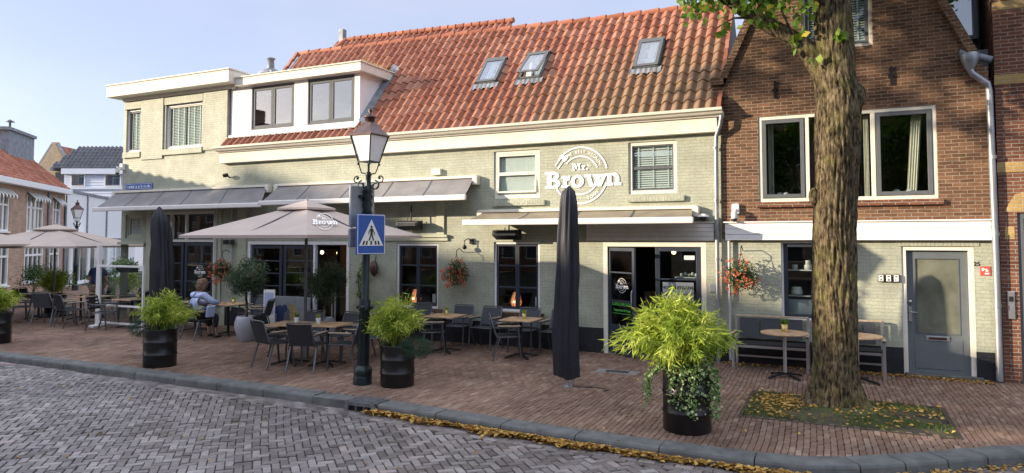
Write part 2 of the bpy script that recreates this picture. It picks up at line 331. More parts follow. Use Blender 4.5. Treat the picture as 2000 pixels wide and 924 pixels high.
    def build(s, name, mats, parent=None, bevel=0, loc=None):
        me = bpy.data.meshes.new(name); me.from_pydata(s.v, [], s.f)
        if not isinstance(mats, (list, tuple)): mats = [mats]
        for m in mats: me.materials.append(M[m])
        me.polygons.foreach_set('material_index', s.m); me.polygons.foreach_set('use_smooth', s.s)
        a = me.attributes.new('rnd', 'FLOAT', 'FACE'); a.data.foreach_set('value', s.r)
        me.update()
        o = bpy.data.objects.new(name, me); COL.objects.link(o)
        if parent is not None: attach(o, parent)
        if loc: o.location = loc
        if bevel:
            b = o.modifiers.new('bevel', 'BEVEL'); b.width = bevel; b.segments = 2; b.limit_method = 'ANGLE'; b.angle_limit = R(40)
        return o
WORLD = set()       # things whose parts are modelled in world coordinates
def attach(o, parent):
    o.parent = parent
    if parent.name in WORLD: o.matrix_parent_inverse = Matrix.Translation(-parent.location)
def building(name, label, cat, loc, group=None):
    o = thing(name, label, cat, loc, 0, group); WORLD.add(o.name); return o
def struct(o): o['kind'] = 'structure'; return o
def stuff(o): o['kind'] = 'stuff'; return o
def tag(o, label, cat, group=None):
    o['label'] = label; o['category'] = cat
    if group: o['group'] = group
    return o
def thing(name, label, cat, loc=(0, 0, 0), rz=0, group=None):
    o = bpy.data.objects.new(name, None); COL.objects.link(o); o.location = loc; o.rotation_euler = (0, 0, rz); o.empty_display_size = .2
    return tag(o, label, cat, group)
def kids(o): return [c for c in bpy.data.objects if c.parent == o]
def dup(src, loc, rz, label, group=None):
    def cp(o, par):
        c = o.copy(); COL.objects.link(c); c.parent = par
        for k in KD.get(o.name, []): cp(k, c)
        return c
    c = cp(src, None); c.location = loc; c.rotation_euler = (0, 0, rz); c['label'] = label
    if group: c['group'] = group
    return c
KD = {}
def remember(root):
    ks = kids(root); KD[root.name] = ks
    for k in ks: remember(k)
    return root
def npmesh(name, V, Fq, mat, rnd, parent=None, smooth=False):
    me = bpy.data.meshes.new(name); n = len(Fq); k = Fq.shape[1]
    me.vertices.add(len(V)); me.vertices.foreach_set('co', np.asarray(V, dtype=np.float32).ravel())
    me.loops.add(n*k); me.loops.foreach_set('vertex_index', Fq.astype(np.int32).ravel())
    me.polygons.add(n); me.polygons.foreach_set('loop_start', np.arange(0, n*k, k, dtype=np.int32)); me.polygons.foreach_set('loop_total', np.full(n, k, dtype=np.int32))
    for mm in (mat if isinstance(mat, list) else [mat]): me.materials.append(M[mm])
    me.polygons.foreach_set('use_smooth', np.full(n, smooth))
    me.update(calc_edges=True)
    a = me.attributes.new('rnd', 'FLOAT', 'FACE'); a.data.foreach_set('value', np.asarray(rnd, dtype=np.float32))
    o = bpy.data.objects.new(name, me); COL.objects.link(o)
    if parent is not None: attach(o, parent)
    return o

def text_part(mb, txt, size, M_, m=0, bold=0., depth=.002, align='CENTER', spacing=1.0, narrow=1.0):
    """adds lettering as mesh to mb; M_ maps text plane (x right, y up, z out)"""
    cu = bpy.data.curves.new('t', 'FONT'); cu.body = txt; cu.size = size; cu.extrude = depth; cu.offset = bold; cu.align_x = align; cu.space_character = spacing
    cu.resolution_u = 3
    o = bpy.data.objects.new('t', cu); COL.objects.link(o)
    dg = bpy.context.evaluated_depsgraph_get(); dg.update()
    me = bpy.data.meshes.new_from_object(o.evaluated_get(dg))
    MM = M_ @ Matrix.Diagonal((narrow, 1, 1, 1))
    mb.add([MM @ v.co for v in me.vertices], [tuple(p.vertices) for p in me.polygons], m)
    bpy.data.objects.remove(o); bpy.data.curves.remove(cu); bpy.data.meshes.remove(me)
def facing(x, y, z, rz=0):      # text upright in a plane facing -y
    return Matrix.Translation((x, y, z)) @ Matrix.Rotation(rz, 4, 'Z') @ Matrix.Rotation(R(90), 4, 'X')
def make_logo(mb, M_, s=1.0, m=0, ring=True, ringtext=True):
    """round emblem, local units: outer radius ~.6*s ; white slab lettering"""
    d = .002
    def arc(r, w, a0, a1, n=48):
        for i in range(n):
            t0 = R(a0+(a1-a0)*i/n); t1 = R(a0+(a1-a0)*(i+1)/n)
            p = [(math.cos(t0)*(r-w), math.sin(t0)*(r-w)), (math.cos(t0)*r, math.sin(t0)*r), (math.cos(t1)*r, math.sin(t1)*r), (math.cos(t1)*(r-w), math.sin(t1)*(r-w))]
            mb.add([M_ @ Vector((a*s, b*s, d)) for a, b in p], [(0, 3, 2, 1)], m)
    def sq(x0, x1, y0, y1, k=0):
        mb.add([M_ @ Vector((a*s, b*s, d+.0006+k*.0003)) for a, b in [(x0, y0), (x1, y0), (x1, y1), (x0, y1)]], [(0, 1, 2, 3)], m)
    if ring:
        arc(.60, .032, 12, 145); arc(.60, .032, 198, 222, 8); arc(.60, .032, 232, 342)
        arc(.41, .028, 22, 140); arc(.41, .028, 236, 335)
    if ringtext:
        def ringt(txt, r, a0, step, flip=False):
            for i, ch in enumerate(txt):
                a = R(a0+step*i*(1 if flip else -1)); rot = a-math.pi/2 if not flip else a+math.pi/2
                L = M_ @ Matrix.Translation((math.cos(a)*r*s, math.sin(a)*r*s, .001)) @ Matrix.Rotation(rot, 4, 'Z')
                text_part(mb, ch, .095*s, L, m, 0, .001)
        ringt('THE BEST VEGA(N)', .46, 128, 6.9)
        ringt('TOWN', .535, 290, 8.2, True); ringt("K'", .535, 262, 8, True)
    # cutlery at the upper left
    for dx, dy, l in ((-.40, .28, .26), (-.47, .33, .22)):
        a = R(52)
        for k in range(1):
            c = M_ @ Matrix.Translation((dx*s, dy*s, d+.001)) @ Matrix.Rotation(a, 4, 'Z')
            mb.add([c @ Vector((x*s, y*s, 0)) for x, y in [(-l*.6, -.013), (l*.3, -.013), (l*.3, .013), (-l*.6, .013)]], [(0, 1, 2, 3)], m)
            if dx > -.45:
                mb.add([c @ Vector((l*.42*s+.075*s*math.cos(t*math.pi/6), .05*s*math.sin(t*math.pi/6), .0004)) for t in range(12)], [tuple(range(12))], m)
            else:
                mb.add([c @ Vector((x*s, y*s, .0004)) for x, y in [(l*.3, -.035), (l*.62, -.035), (l*.62, .035), (l*.3, .035)]], [(0, 1, 2, 3)], m)
    cnt = [0]
    def q(pts):
        cnt[0] += 1; z = d+.0008+cnt[0]*.00004
        mb.add([M_ @ Vector((a*s, b*s, z)) for a, b in pts], [tuple(range(len(pts)))], m)
    def rc(x0, x1, y0, y1): q([(x0, y0), (x1, y0), (x1, y1), (x0, y1)])
    def rg(cx, cy, rx, ry, tx, ty, a0, a1, n=14):
        for i in range(n):
            t0 = R(a0+(a1-a0)*i/n); t1 = R(a0+(a1-a0)*(i+1)/n+(.3 if i < n-1 else 0))
            q([(cx+math.cos(t0)*(rx-tx), cy+math.sin(t0)*(ry-ty)), (cx+math.cos(t0)*rx, cy+math.sin(t0)*ry), (cx+math.cos(t1)*rx, cy+math.sin(t1)*ry), (cx+math.cos(t1)*(rx-tx), cy+math.sin(t1)*(ry-ty))])
    def slab(ch, x, y, k):
        X = lambda v: x+v*k; Y = lambda v: y+v*k
        def r_(a, b, c_, e): rc(X(a), X(b), Y(c_), Y(e))
        if ch == 'B':
            r_(.05, .15, .0, .36); r_(0, .19, .0, .062); r_(0, .19, .298, .36); r_(.14, .19, .155, .205)
            rg(X(.18), Y(.27), .145*k, .09*k, .085*k, .055*k, -90, 90); rg(X(.18), Y(.104), .17*k, .104*k, .095*k, .058*k, -90, 90)
        if ch == 'r': r_(.045, .125, 0, .25); r_(0, .185, 0, .055); r_(0, .1, .2, .25); q([(X(.12), Y(.14)), (X(.19), Y(.165)), (X(.205), Y(.255)), (X(.15), Y(.25)), (X(.12), Y(.22))])
        if ch == 'o': rg(X(.145), Y(.125), .145*k, .135*k, .088*k, .058*k, 0, 360, 28)
        if ch == 'w':
            for a, b in ((.035, .125), (.30, .21), (.19, .295), (.405, .315)): q([(X(a), Y(.25)), (X(b-.0), Y(0)), (X(b+(.085 if b > a else .085)), Y(0)), (X(a+.095), Y(.25))] if b > a else [(X(a), Y(.25)), (X(b-.03), Y(0)), (X(b+.055), Y(0)), (X(a+.085), Y(.25))])
            r_(0, .155, .2, .25); r_(.185, .30, .2, .25); r_(.33, .455, .2, .25)
        if ch == 'n':
            r_(.04, .125, 0, .25); r_(0, .16, 0, .055); r_(0, .1, .2, .25); r_(.205, .29, 0, .15); r_(.18, .33, 0, .055); rg(X(.175), Y(.145), .115*k, .112*k, .085*k, .06*k, 0, 120)
        if ch == 'M':
            r_(.04, .12, 0, .36); r_(.36, .44, 0, .36); r_(0, .16, 0, .06); r_(.32, .48, 0, .06); r_(0, .12, .3, .36); r_(.36, .48, .3, .36)
            q([(X(.10), Y(.36)), (X(.20), Y(.08)), (X(.28), Y(.08)), (X(.19), Y(.36))]); q([(X(.38), Y(.36)), (X(.20), Y(.08)), (X(.28), Y(.08)), (X(.29), Y(.36))])
        if ch == '.': rg(X(.05), Y(.045), .045*k, .045*k, .0449*k, .0449*k, 0, 360, 10)
    for ch, x in (('B', -.79), ('r', -.42), ('o', -.21), ('w', .085), ('n', .545)): slab(ch, x, -.26+.02*(x+.8), 1.0)
    for ch, x in (('M', -.18), ('r', .03), ('.', .125)): slab(ch, x, .105, .40)
    for a in (75, 40, 110): q([(.18+.02*math.cos(R(a)), .155+.02*math.sin(R(a))), (.18+.075*math.cos(R(a-6)), .155+.075*math.sin(R(a-6))), (.18+.075*math.cos(R(a+6)), .155+.075*math.sin(R(a+6)))])
def ycam(x, y): return math.atan2(-x, y+13.54)

# ================================================================== GROUND
KX = [-60, -14.86, -12.7, -10.5, -8.7, -7.4, -6, -4.8, -3.76, -2.6, -1.6, -.47, -.07, .74, 1.76, 4, 14]
KY = [-5.38, -5.4, -5.4, -5.44, -5.48, -5.5, -5.57, -5.68, -5.77, -5.84, -5.88, -5.88, -5.78, -5.23, -4.43, -2.9, -2.9]
KW, KH = .30, .11
def ky(x): return np.interp(x, KX, KY)
def proj(x, y, z):
    dx, dy, dz = x, y+13.54, z-2.3
    rt = dx*math.cos(PSI)+dy*math.sin(PSI); fw = -dx*math.sin(PSI)+dy*math.cos(PSI)
    f_ = fw*math.cos(PITCH)+dz*math.sin(PITCH); up = -fw*math.sin(PITCH)+dz*math.cos(PITCH)
    f_ = np.maximum(f_, .5)
    return 1000+F*rt/f_, PPY-F*up/f_
struct(MB().box(-400, 400, -400, 400, -.6, -.155).build('ground', 'farground'))
# road bed and pavement bed
xs = [-60, -30, -20]+[x for x in KX[1:]]
def sheet(name, top, lo, z, mat):
    mb = MB()
    n = len(top); vs = [(p[0], p[1], z) for p in lo]+[(p[0], p[1], z) for p in top]
    mb.add(vs, [(i, i+1, n+i+1, n+i) for i in range(n-1)]); return struct(mb.build(name, mat))
sheet('road_bed', [(x, float(ky(x))) for x in xs], [(x, -40) for x in xs], -KH-.013, 'joint')
inner = [(x, float(ky(x))+KW) for x in xs]
sheet('pavement_bed', [(x, 70) for x in xs], inner, -.010, 'joint')
def bricks(name, cx, cy, ang, L, W, mat, z0, top_in=.004, gap=.004, dz=.003, tilt=.012, col=None):
    n = len(cx); lx, ly = L/2-gap, W/2-gap
    loc = np.array([(-1, -1), (1, -1), (1, 1), (-1, 1)], float)
    tops = loc*np.array([lx-top_in, ly-top_in]); bots = loc*np.array([lx, ly])
    P = np.concatenate([tops, bots])                     # 8,2
    ca, sa = np.cos(ang), np.sin(ang)
    jx = rng.uniform(-.002, .002, n); jy = rng.uniform(-.002, .002, n); ja = rng.normal(0, .012, n)
    ca, sa = np.cos(ang+ja), np.sin(ang+ja)
    X = cx[:, None]+jx[:, None]+P[None, :, 0]*ca[:, None]-P[None, :, 1]*sa[:, None]
    Y = cy[:, None]+jy[:, None]+P[None, :, 0]*sa[:, None]+P[None, :, 1]*ca[:, None]
    tx = rng.normal(0, tilt, n); ty = rng.normal(0, tilt, n); zz = rng.normal(0, dz, n)
    Z = z0+zz[:, None]+tx[:, None]*P[None, :, 0]+ty[:, None]*P[None, :, 1]
    Z = Z+np.array([0, 0, 0, 0, -.006, -.006, -.006, -.006])[None, :]
    # skirt
    X2, Y2 = X[:, 4:], Y[:, 4:]; Z2 = Z[:, 4:]-.02
    V = np.stack([np.concatenate([X, X2], 1), np.concatenate([Y, Y2], 1), np.concatenate([Z, Z2], 1)], -1).reshape(-1, 3)
    q = [(0, 1, 2, 3)]+[(i+4, (i+1) % 4+4, (i+1) % 4, i) for i in range(4)]+[(i+8, (i+1) % 4+8, (i+1) % 4+4, i+4) for i in range(4)]
    q = np.array(q); Fq = (np.arange(n)*12)[:, None, None]+q[None]
    r = rng.uniform(0, 1, n) if col is None else col
    return npmesh(name, V, Fq.reshape(-1, 4), mat, np.repeat(r, len(q)))
# road: herringbone clinkers laid at 45 degrees to the kerb
L_, W_ = .188, .094
hx, hy, ha = [], [], []
NN = 135
for a in range(-NN*2, NN*2):
    for b in range(-NN, NN):
        ox, oy = a+2*b, a-2*b
        for cxx, cyy, an in ((1, .5, 0), (2.5, 0, math.pi/2)):
            hx.append(ox+cxx); hy.append(oy+cyy); ha.append(an)
hx = np.array(hx)*W_; hy = np.array(hy)*W_; ha = np.array(ha)
c_, s_ = math.cos(R(45)), math.sin(R(45))
X = hx*c_-hy*s_-8; Y = hx*s_+hy*c_-8; A = ha+R(45)
# gentle unevenness of the laying
X += .03*np.sin(Y*1.7+X*.4); Y += .03*np.sin(X*1.3)
u, v = proj(X, Y, -KH)
k = (u > -260) & (u < 2260) & (v < 1080) & (Y < ky(X)-.27) & (Y > -12.6)
dd = ky(X)-Y
road = struct(bricks('road', X[k], Y[k], A[k], L_, W_, 'paver', -KH, dz=.0035, tilt=.026, gap=.006, top_in=.005))
# gutter course of clinkers along the kerb
gx, gy, ga = [], [], []
for j, off in enumerate((.05, .15, .245)):
    x = -24+(.1 if j % 2 else 0)
    while x < 6:
        y = float(ky(x)); s = float(ky(x+.05)-ky(x-.05))/.1; a = math.atan(s)
        gx.append(x+math.sin(a)*off); gy.append(y-math.cos(a)*off); ga.append(a); x += .2*math.cos(a)
struct(bricks('gutter_course', np.array(gx), np.array(gy), np.array(ga), .2, .098, 'paver', -KH+.002, dz=.003, tilt=.015))
# pavement: running bond, courses at right angles to the facade
bw_, bl_ = .0685, .205
px, py = np.meshgrid(np.arange(-34, 6.5, bw_), np.arange(-6, 9, bl_))
off = (np.round((px+34)/bw_).astype(int) % 2)*bl_/2
py = py+off; px = px+.02*np.sin(py*2.1)+.02*np.sin(px*.9)
px, py = px.ravel(), py.ravel()
u, v = proj(px, py, 0)
k = (py > ky(px)+KW-.03) & ((py < .12) | (px < -19.1)) & (u > -260) & (u < 2260)
PIT = (-1.17, 1.22, -4.02, -2.42)
k &= ~((px > PIT[0]-.02) & (px < PIT[1]+.02) & (py > PIT[2]-.02) & (py < PIT[3]+.02))
k &= ~((px > -3.88) & (px < -3.12) & (py > -2.0) & (py < -1.62))
walk = struct(bricks('pavement', px[k], py[k], np.full(k.sum(), math.pi/2), bl_, bw_, 'walk', 0, dz=.0022, tilt=.012, gap=.0028, top_in=.003))
# kerb stones
mb = MB(); x = -30.
while x < 6:
    y = float(ky(x)); s = float(ky(x+.3)-ky(x-.3))/.6; a = math.atan(s); ln = 1.0 if abs(s) < .3 else .5
    x2 = x+ln*math.cos(a)
    if not (x2 > -6.33 and x < -5.82):
        segs = []
        for q in (0, .5, 1):
            xx = x+(.006 if q == 0 else 0)+(x2-x-(.006 if q == 1 else 0))*q; yy = float(ky(xx)); ss = float(ky(xx+.12)-ky(xx-.12))/.24; n_ = Vector((-ss, 1, 0)).normalized()
            segs.append((Vector((xx, yy, 0)), n_))
        prof = [(0, -.2), (.008, -.025), (.02, .002), (.045, .012), (KW, .014), (KW, -.2)]
        vs = []; m_ = len(prof); jz = random.uniform(-.004, .004)
        for p, n_ in segs:
            for o_, z in prof: vs.append(p+n_*o_+Vector((0, 0, z+jz)))
        fs = [(i*m_+j, (i+1)*m_+j, (i+1)*m_+j+1, i*m_+j+1) for i in range(2) for j in range(m_-1)]+[tuple(range(m_)), tuple(range(2*m_, 3*m_))[::-1]]
        mb.add(vs, fs)
        x = x2
    else:
        if x < -6.34:  # shortened stone before the drain
            x0 = x; x2 = -6.335
            mb.box(x0+.006, x2, float(ky(x0)), float(ky(x0))+KW, -.2, 0)
        x = -5.815
struct(mb.build('kerb', 'kerb', bevel=.006))
# storm drain
t = thing('storm_drain', 'cast iron storm drain with a barred mouth set into the kerb', 'drain', (-6.07, -5.63, -.095))
mb = MB(); y0 = -.012
mb.box(-.255, .255, 0, .36, .085, .118)
mb.prismx([(y0, -.06), (y0+.03, -.06), (y0+.05, .118), (y0+.02, .118)], -.255, -.195); mb.prismx([(y0, -.06), (y0+.03, -.06), (y0+.05, .118), (y0+.02, .118)], .195, .255)
mb.prismx([(y0+.010, .07), (y0+.04, .07), (y0+.05, .117), (y0+.02, .117)], -.195, .195)
for x in (-.075, .06): mb.box(x, x+.022, y0+.012, y0+.035, -.06, .072)
for i in range(9):
    for j in range(7): mb.box(-.23+i*.054, -.2+i*.054, .03+j*.045, .055+j*.045, .1181, .1215)
mb.build('frame', 'drain', t, bevel=.003)
MB().box(-.25, .25, .06, .34, -.06, .084).build('shaft', 'blackplastic', t)
# manhole grate in the pavement
t = thing('gully_grate', 'flat galvanised gully cover in the brick pavement near the cafe door', 'drain cover', (-3.5, -1.81, 0))
MB().box(-.37, .37, -.17, .17, -.02, .004).build('frame', 'rust', t)
mb = MB()
for i in range(12): mb.box(-.2+i*.034, -.182+i*.034, -.07, .07, .0045, .009)
mb.box(-.21, .21, -.08, -.07, .0045, .009); mb.box(-.21, .21, .07, .08, .0045, .009)
mb.build('grating', 'blackplastic', t)
# tree pit
mb = MB(); a, b, c, d = PIT
mb.box(a-.05, b+.05, c-.05, c, -.1, .004); mb.box(a-.05, b+.05, d, d+.05, -.1, .004); mb.box(a-.05, a, c, d, -.1, .004); mb.box(b, b+.05, c, d, -.1, .004)
struct(mb.build('pit_edging', 'soil')); mb = MB()
N = 40; vs = []; 
for i in range(N+1):
    for j in range(N+1):
        x = a+(b-a)*i/N; y = c+(d-c)*j/N; r = math.hypot(x+.05, y+2.85)
        vs.append((x, y, -.01+.05*math.exp(-r*r*2.2)+.012*math.sin(x*9+y*4)*math.sin(y*11)+random.uniform(0, .008)))
mb.add(vs, [(i*(N+1)+j, (i+1)*(N+1)+j, (i+1)*(N+1)+j+1, i*(N+1)+j+1) for i in range(N) for j in range(N)], 0, True)
o = mb.build('tree_pit', 'moss'); struct(o)
# grass and leaves helper
def leafset(name, pts, size, mat, parent=None, aspect=.75, normal_up=0., fold=.25, droop=None, rnd=None, dirs=None):
    """one leaf-shaped folded quad pair per point"""
    n = len(pts); P = np.asarray(pts)
    sz = size if np.ndim(size) else rng.uniform(size*.7, size*1.25, n)
    if dirs is None:
        d = rng.normal(size=(n, 3)); d[:, 2] *= (1-normal_up)
    else: d = np.asarray(dirs)
    d /= np.linalg.norm(d, axis=1)[:, None]+1e-9
    up = rng.normal(size=(n, 3))*(1-normal_up); up[:, 2] += normal_up*2
    s = np.cross(d, up); s /= np.linalg.norm(s, axis=1)[:, None]+1e-9
    nn = np.cross(s, d)
    a = (sz*.5)[:, None]
    w = a*aspect
    base = P-d*a; tip = P+d*a; l = P+s*w+nn*w*fold; r = P-s*w+nn*w*fold
    V = np.stack([base, r, tip, l], 1).reshape(-1, 3)
    # two triangles folded along the midrib
    Fq = (np.arange(n)*4)[:, None]
    T = np.concatenate([Fq+np.array([[0, 1, 2]]), Fq+np.array([[0, 2, 3]])], 1).reshape(-1, 3)
    rr = rng.uniform(0, 1, n) if rnd is None else rnd
    return npmesh(name, V, T, mat, np.repeat(rr, 2), parent)
n = 5200; gx = rng.uniform(a, b, n); gy = rng.uniform(c, d, n); keep = (np.sin(gx*5)+np.sin(gy*7+gx*2) > -.5) & (np.hypot(gx+.05, gy+2.85) > .33)
gx, gy = gx[keep], gy[keep]; hh = rng.uniform(.02, .06, len(gx))
stuff(tag(leafset('grass', np.stack([gx, gy, hh*.4+.005], 1), hh*1.3, 'grass', aspect=.12, dirs=np.stack([rng.normal(0, .35, len(gx)), rng.normal(0, .35, len(gx)), np.ones(len(gx))], 1)), 'short mossy grass in the soil square round the tree trunk', 'grass'))
def litter(n, fx, fy, fz, name, label, sz=.05):
    x = fx(n); y = fy(x); z = fz(x, y)
    return stuff(tag(leafset(name, np.stack([x, y, z], 1), sz, 'fallen', aspect=.8, normal_up=.72, fold=.35), label, 'fallen leaves'))
def gx_(n):
    x = np.concatenate([rng.uniform(-5.95, -.3, int(n*.8)), rng.uniform(-4.2, -2.4, n-int(n*.8))]); return x
litter(1800, gx_, lambda x: ky(x)-.02-np.abs(rng.normal(0, .05, len(x)))*(1+.5*np.sin(x*6)), lambda x, y: -KH+.012+rng.uniform(0, .05, len(x)), 'fallen_leaves', 'band of yellow fallen leaves lying in the gutter along the kerb', .068)
litter(700, lambda n: np.concatenate([rng.normal(-.75, .22, n//2), rng.uniform(-1.1, 1.2, n-n//2)]), lambda x: np.where(rng.random(len(x)) < .5, rng.normal(-3.0, .22, len(x)), rng.uniform(-4, -2.4, len(x))), lambda x, y: .02+rng.uniform(0, .03, len(x)), 'fallen_leaves', 'yellow fallen leaves on the mossy soil around the tree trunk', .055)
litter(650, lambda n: np.concatenate([rng.uniform(.2, 2.2, n//2), rng.uniform(-2, 2.2, n-n//2)]), lambda x: -.06-np.abs(rng.normal(0, .13, len(x))), lambda x, y: .006+rng.uniform(0, .02, len(x)), 'fallen_leaves', 'dry leaves swept against the foot of the brown brick house', .05)
litter(260, lambda n: rng.uniform(-18, 3, n), lambda x: rng.uniform(-10, 0, len(x)), lambda x, y: np.where(y > ky(x)+.05, .006, -KH+.008), 'fallen_leaves', 'single yellow leaves scattered over street and pavement', .045)
litter(300, lambda n: rng.uniform(-12, -2.2, n), lambda x: -.08-np.abs(rng.normal(0, .18, len(x))), lambda x, y: .006+rng.uniform(0, .01, len(x)), 'fallen_leaves', 'leaf litter under the chairs along the dark cafe plinth', .035)
litter(320, lambda n: rng.uniform(-.3, 2.6, n), lambda x: ky(x)-np.abs(rng.normal(0, .14, len(x)))-.02, lambda x, y: -KH+.008+rng.uniform(0, .03, len(x)), 'fallen_leaves', 'brown leaves in the shaded gutter at the kerb corner', .05)

# ================================================================== BUILDING TOOLS
def wall(mb, x0, x1, z0, z1, ops, y, t=.25, m=0, mr=None):
    """wall in the plane y with openings (x0,x1,z0,z1); front, back and reveals"""
    mr = m if mr is None else mr
    xs = sorted({x0, x1}|{o[0] for o in ops}|{o[1] for o in ops}); zs = sorted({z0, z1}|{o[2] for o in ops}|{o[3] for o in ops})
    xs = [x for x in xs if x0 <= x <= x1]; zs = [z for z in zs if z0 <= z <= z1]
    for i in range(len(xs)-1):
        for j in range(len(zs)-1):
            cx, cz = (xs[i]+xs[i+1])/2, (zs[j]+zs[j+1])/2
            if any(o[0] < cx < o[1] and o[2] < cz < o[3] for o in ops): continue
            mb.add([(xs[i], y, zs[j]), (xs[i+1], y, zs[j]), (xs[i+1], y, zs[j+1]), (xs[i], y, zs[j+1])], [(0, 1, 2, 3)], m)
            mb.add([(xs[i], y+t, zs[j]), (xs[i+1], y+t, zs[j]), (xs[i+1], y+t, zs[j+1]), (xs[i], y+t, zs[j+1])], [(3, 2, 1, 0)], m)
    for o in ops:
        a, b, c, d = max(o[0], x0), min(o[1], x1), max(o[2], z0), min(o[3], z1)
        if a >= b or c >= d: continue
        mb.add([(a, y, c), (a, y+t, c), (a, y+t, d), (a, y, d)], [(0, 1, 2, 3)], mr); mb.add([(b, y, c), (b, y+t, c), (b, y+t, d), (b, y, d)], [(3, 2, 1, 0)], mr)
        if c > z0+.001: mb.add([(a, y, c), (b, y, c), (b, y+t, c), (a, y+t, c)], [(0, 1, 2, 3)], mr)
        if d < z1-.001: mb.add([(a, y, d), (b, y, d), (b, y+t, d), (a, y+t, d)], [(3, 2, 1, 0)], mr)
def frame(mb, x0, x1, z0, z1, y0, y1, w, m=0, wb=None):
    wb = w if wb is None else wb
    mb.box(x0, x0+w, y0, y1, z0, z1, m); mb.box(x1-w, x1, y0, y1, z0, z1, m)
    mb.box(x0+w, x1-w, y0, y1, z1-w, z1, m); mb.box(x0+w, x1-w, y0, y1, z0, z0+wb, m)
def slats(mb, x0, x1, z0, z1, y, pitch=.045, m=0):
    z = z0
    while z < z1:
        mb.add([(x0, y-.01, z-.017), (x1, y-.01, z-.017), (x1, y+.01, z+.017), (x0, y+.01, z+.017)], [(0, 1, 2, 3)], m); z += pitch
    for q in (.12, .5, .88): mb.box(x0+(x1-x0)*q-.012, x0+(x1-x0)*q+.012, y-.018, y-.015, z0, z1, m)
def window(par, x0, x1, z0, z1, y, cols=1, rows=1, outer='cream', sash='gframe', pane='glass', ow=.06, sw=.05, bar=.03, blind=None, blindy=.045, name='window', recess=.07, mull=None):
    """window: outer frame mesh (part) > pane, blind"""
    mb = MB(); yy = y+recess
    frame(mb, x0, x1, z0, z1, yy-.02, yy+.06, ow, 0)
    a, b, c, d = x0+ow, x1-ow, z0+ow, z1-ow
    n = mull or [a+(b-a)*i/cols for i in range(cols+1)]
    for i in range(len(n)-1):
        frame(mb, n[i]+.002, n[i+1]-.002, c, d, yy, yy+.045, sw, 1)
        for j in range(1, rows):
            z = c+(d-c)*j/rows; mb.box(n[i]+sw, n[i+1]-sw, yy+.004, yy+.04, z-bar/2, z+bar/2, 1)
    f = mb.build(name, [outer, sash], par, bevel=.004)
    mb = MB()
    for i in range(len(n)-1): mb.box(n[i]+sw-.005, n[i+1]-sw+.005, yy+.02, yy+.026, c+sw-.005, d-sw+.005)
    mb.build('pane', pane, f)
    if blind:
        mb = MB()
        for (p, q, r, s) in blind: slats(mb, p, q, r, s, yy+blindy)
        mb.build('blind', 'blind', f)
    return f
S50, C50 = math.sin(R(50)), math.cos(R(50))
def RP(x, s, h=0): return (x, -.28+s*C50-h*S50, 4.72+s*S50+h*C50)
def tiles(name, parent, mat, x0, x1, nrow, Lfn, P, tw=.215, skip=None, amp=.03, K=11, jit=.004, s0=0):
    nc = int(round(abs(x1-x0)/tw)); vs = []; fs = []; rr = []
    for i in range(nc):
        for j in range(nrow):
            xa = x0+(x1-x0)*i/nc; xb = x0+(x1-x0)*(i+1)/nc; xm = (xa+xb)/2
            L = Lfn(xm); sa = s0+(L-s0)*j/nrow; sb = s0+(L-s0)*(j+1)/nrow+.03
            if skip and skip(xm, (sa+sb)/2): continue
            k0 = len(vs); jz = random.uniform(-jit, jit); js = random.uniform(-.006, .006); tl = random.uniform(-.003, .003)
            for (s, add) in ((sa+js, -.012), (sa+js, .03), (sb, .004)):
                for k in range(K+1):
                    q = k/K; x = xa+(xb-xa)*q*1.0
                    h = amp*1.5*math.sin(math.pi*q/.64) if q < .64 else -amp*.7*math.sin(math.pi*(q-.64)/.36)
                    vs.append(P(x, s, h+add+jz+tl*(q-.5)))
            for a_ in (0, 1):
                for k in range(K): fs.append((k0+a_*(K+1)+k, k0+a_*(K+1)+k+1, k0+(a_+1)*(K+1)+k+1, k0+(a_+1)*(K+1)+k))
            rr += [random.random()]*(2*K)
    o = npmesh(name, np.array(vs), np.array(fs), mat, np.array(rr), parent, smooth=True)
    # keep the step between courses sharp
    o.data.set_sharp_from_angle(angle=R(50))
    return o
# ================================================================== CAFE BUILDING
CB = building('cafe_building', 'long pale green painted brick cafe building with an orange tiled roof and white fascia', 'building', (-10.5, 3.5, 0))
WL = -19.1
opsL = [(-18.98, -18.36, 4.85, 6.12), (-17.3, -15.84, 4.85, 6.12), (-17.72, -15.28, 0, 3.06), (-18.92, -18.22, 2.33, 3.02), (WL, -18.12, 0, 2.16)]
ops = [(-14.06, -10.74, 0, 2.24), (-9.36, -8.22, .72, 2.2), (-6.81, -5.72, .74, 2.24), (-4.32, -2.28, 0, 2.24), (-6.81, -5.72, 3.18, 4.22), (-3.78, -2.81, 3.2, 4.24)]
mb = MB()
wall(mb, WL, -14.85, 0, 6.5, opsL, 0)
wall(mb, -14.85, -1.97, .5, 4.75, ops, 0)
mb.add([(WL, 0, 2.16), (WL, 7, 2.16), (WL, 7, 6.5), (WL, 0, 6.5)], [(0, 3, 2, 1)]); mb.add([(-18.12, .25, 0), (-19.1, 2.2, 0), (-19.1, 2.2, 2.2), (-18.12, .25, 2.2)], [(0, 3, 2, 1)]); mb.add([(-19.1, 2.2, 0), (-19.1, 7, 0), (-19.1, 7, 2.2), (-19.1, 2.2, 2.2)], [(0, 3, 2, 1)]); mb.box(WL+.01, -18.0, .25, 2.2, 2.16, 2.22); mb.add([(-14.85, .0, 4.7), (-14.85, 7, 4.7), (-14.85, 7, 6.5), (-14.85, .0, 6.5)], [(0, 1, 2, 3)])
mb.box(WL, -1.97, 6.9, 7.1, 0, 4.75); mb.box(WL, -14.85, 6.85, 7.1, 4.7, 6.5)
mb.build('wall', 'green', CB)
mb = MB(); wall(mb, -14.85, -1.97, -.02, .5, ops, -.015, .26); mb.build('plinth', 'plinth', CB)
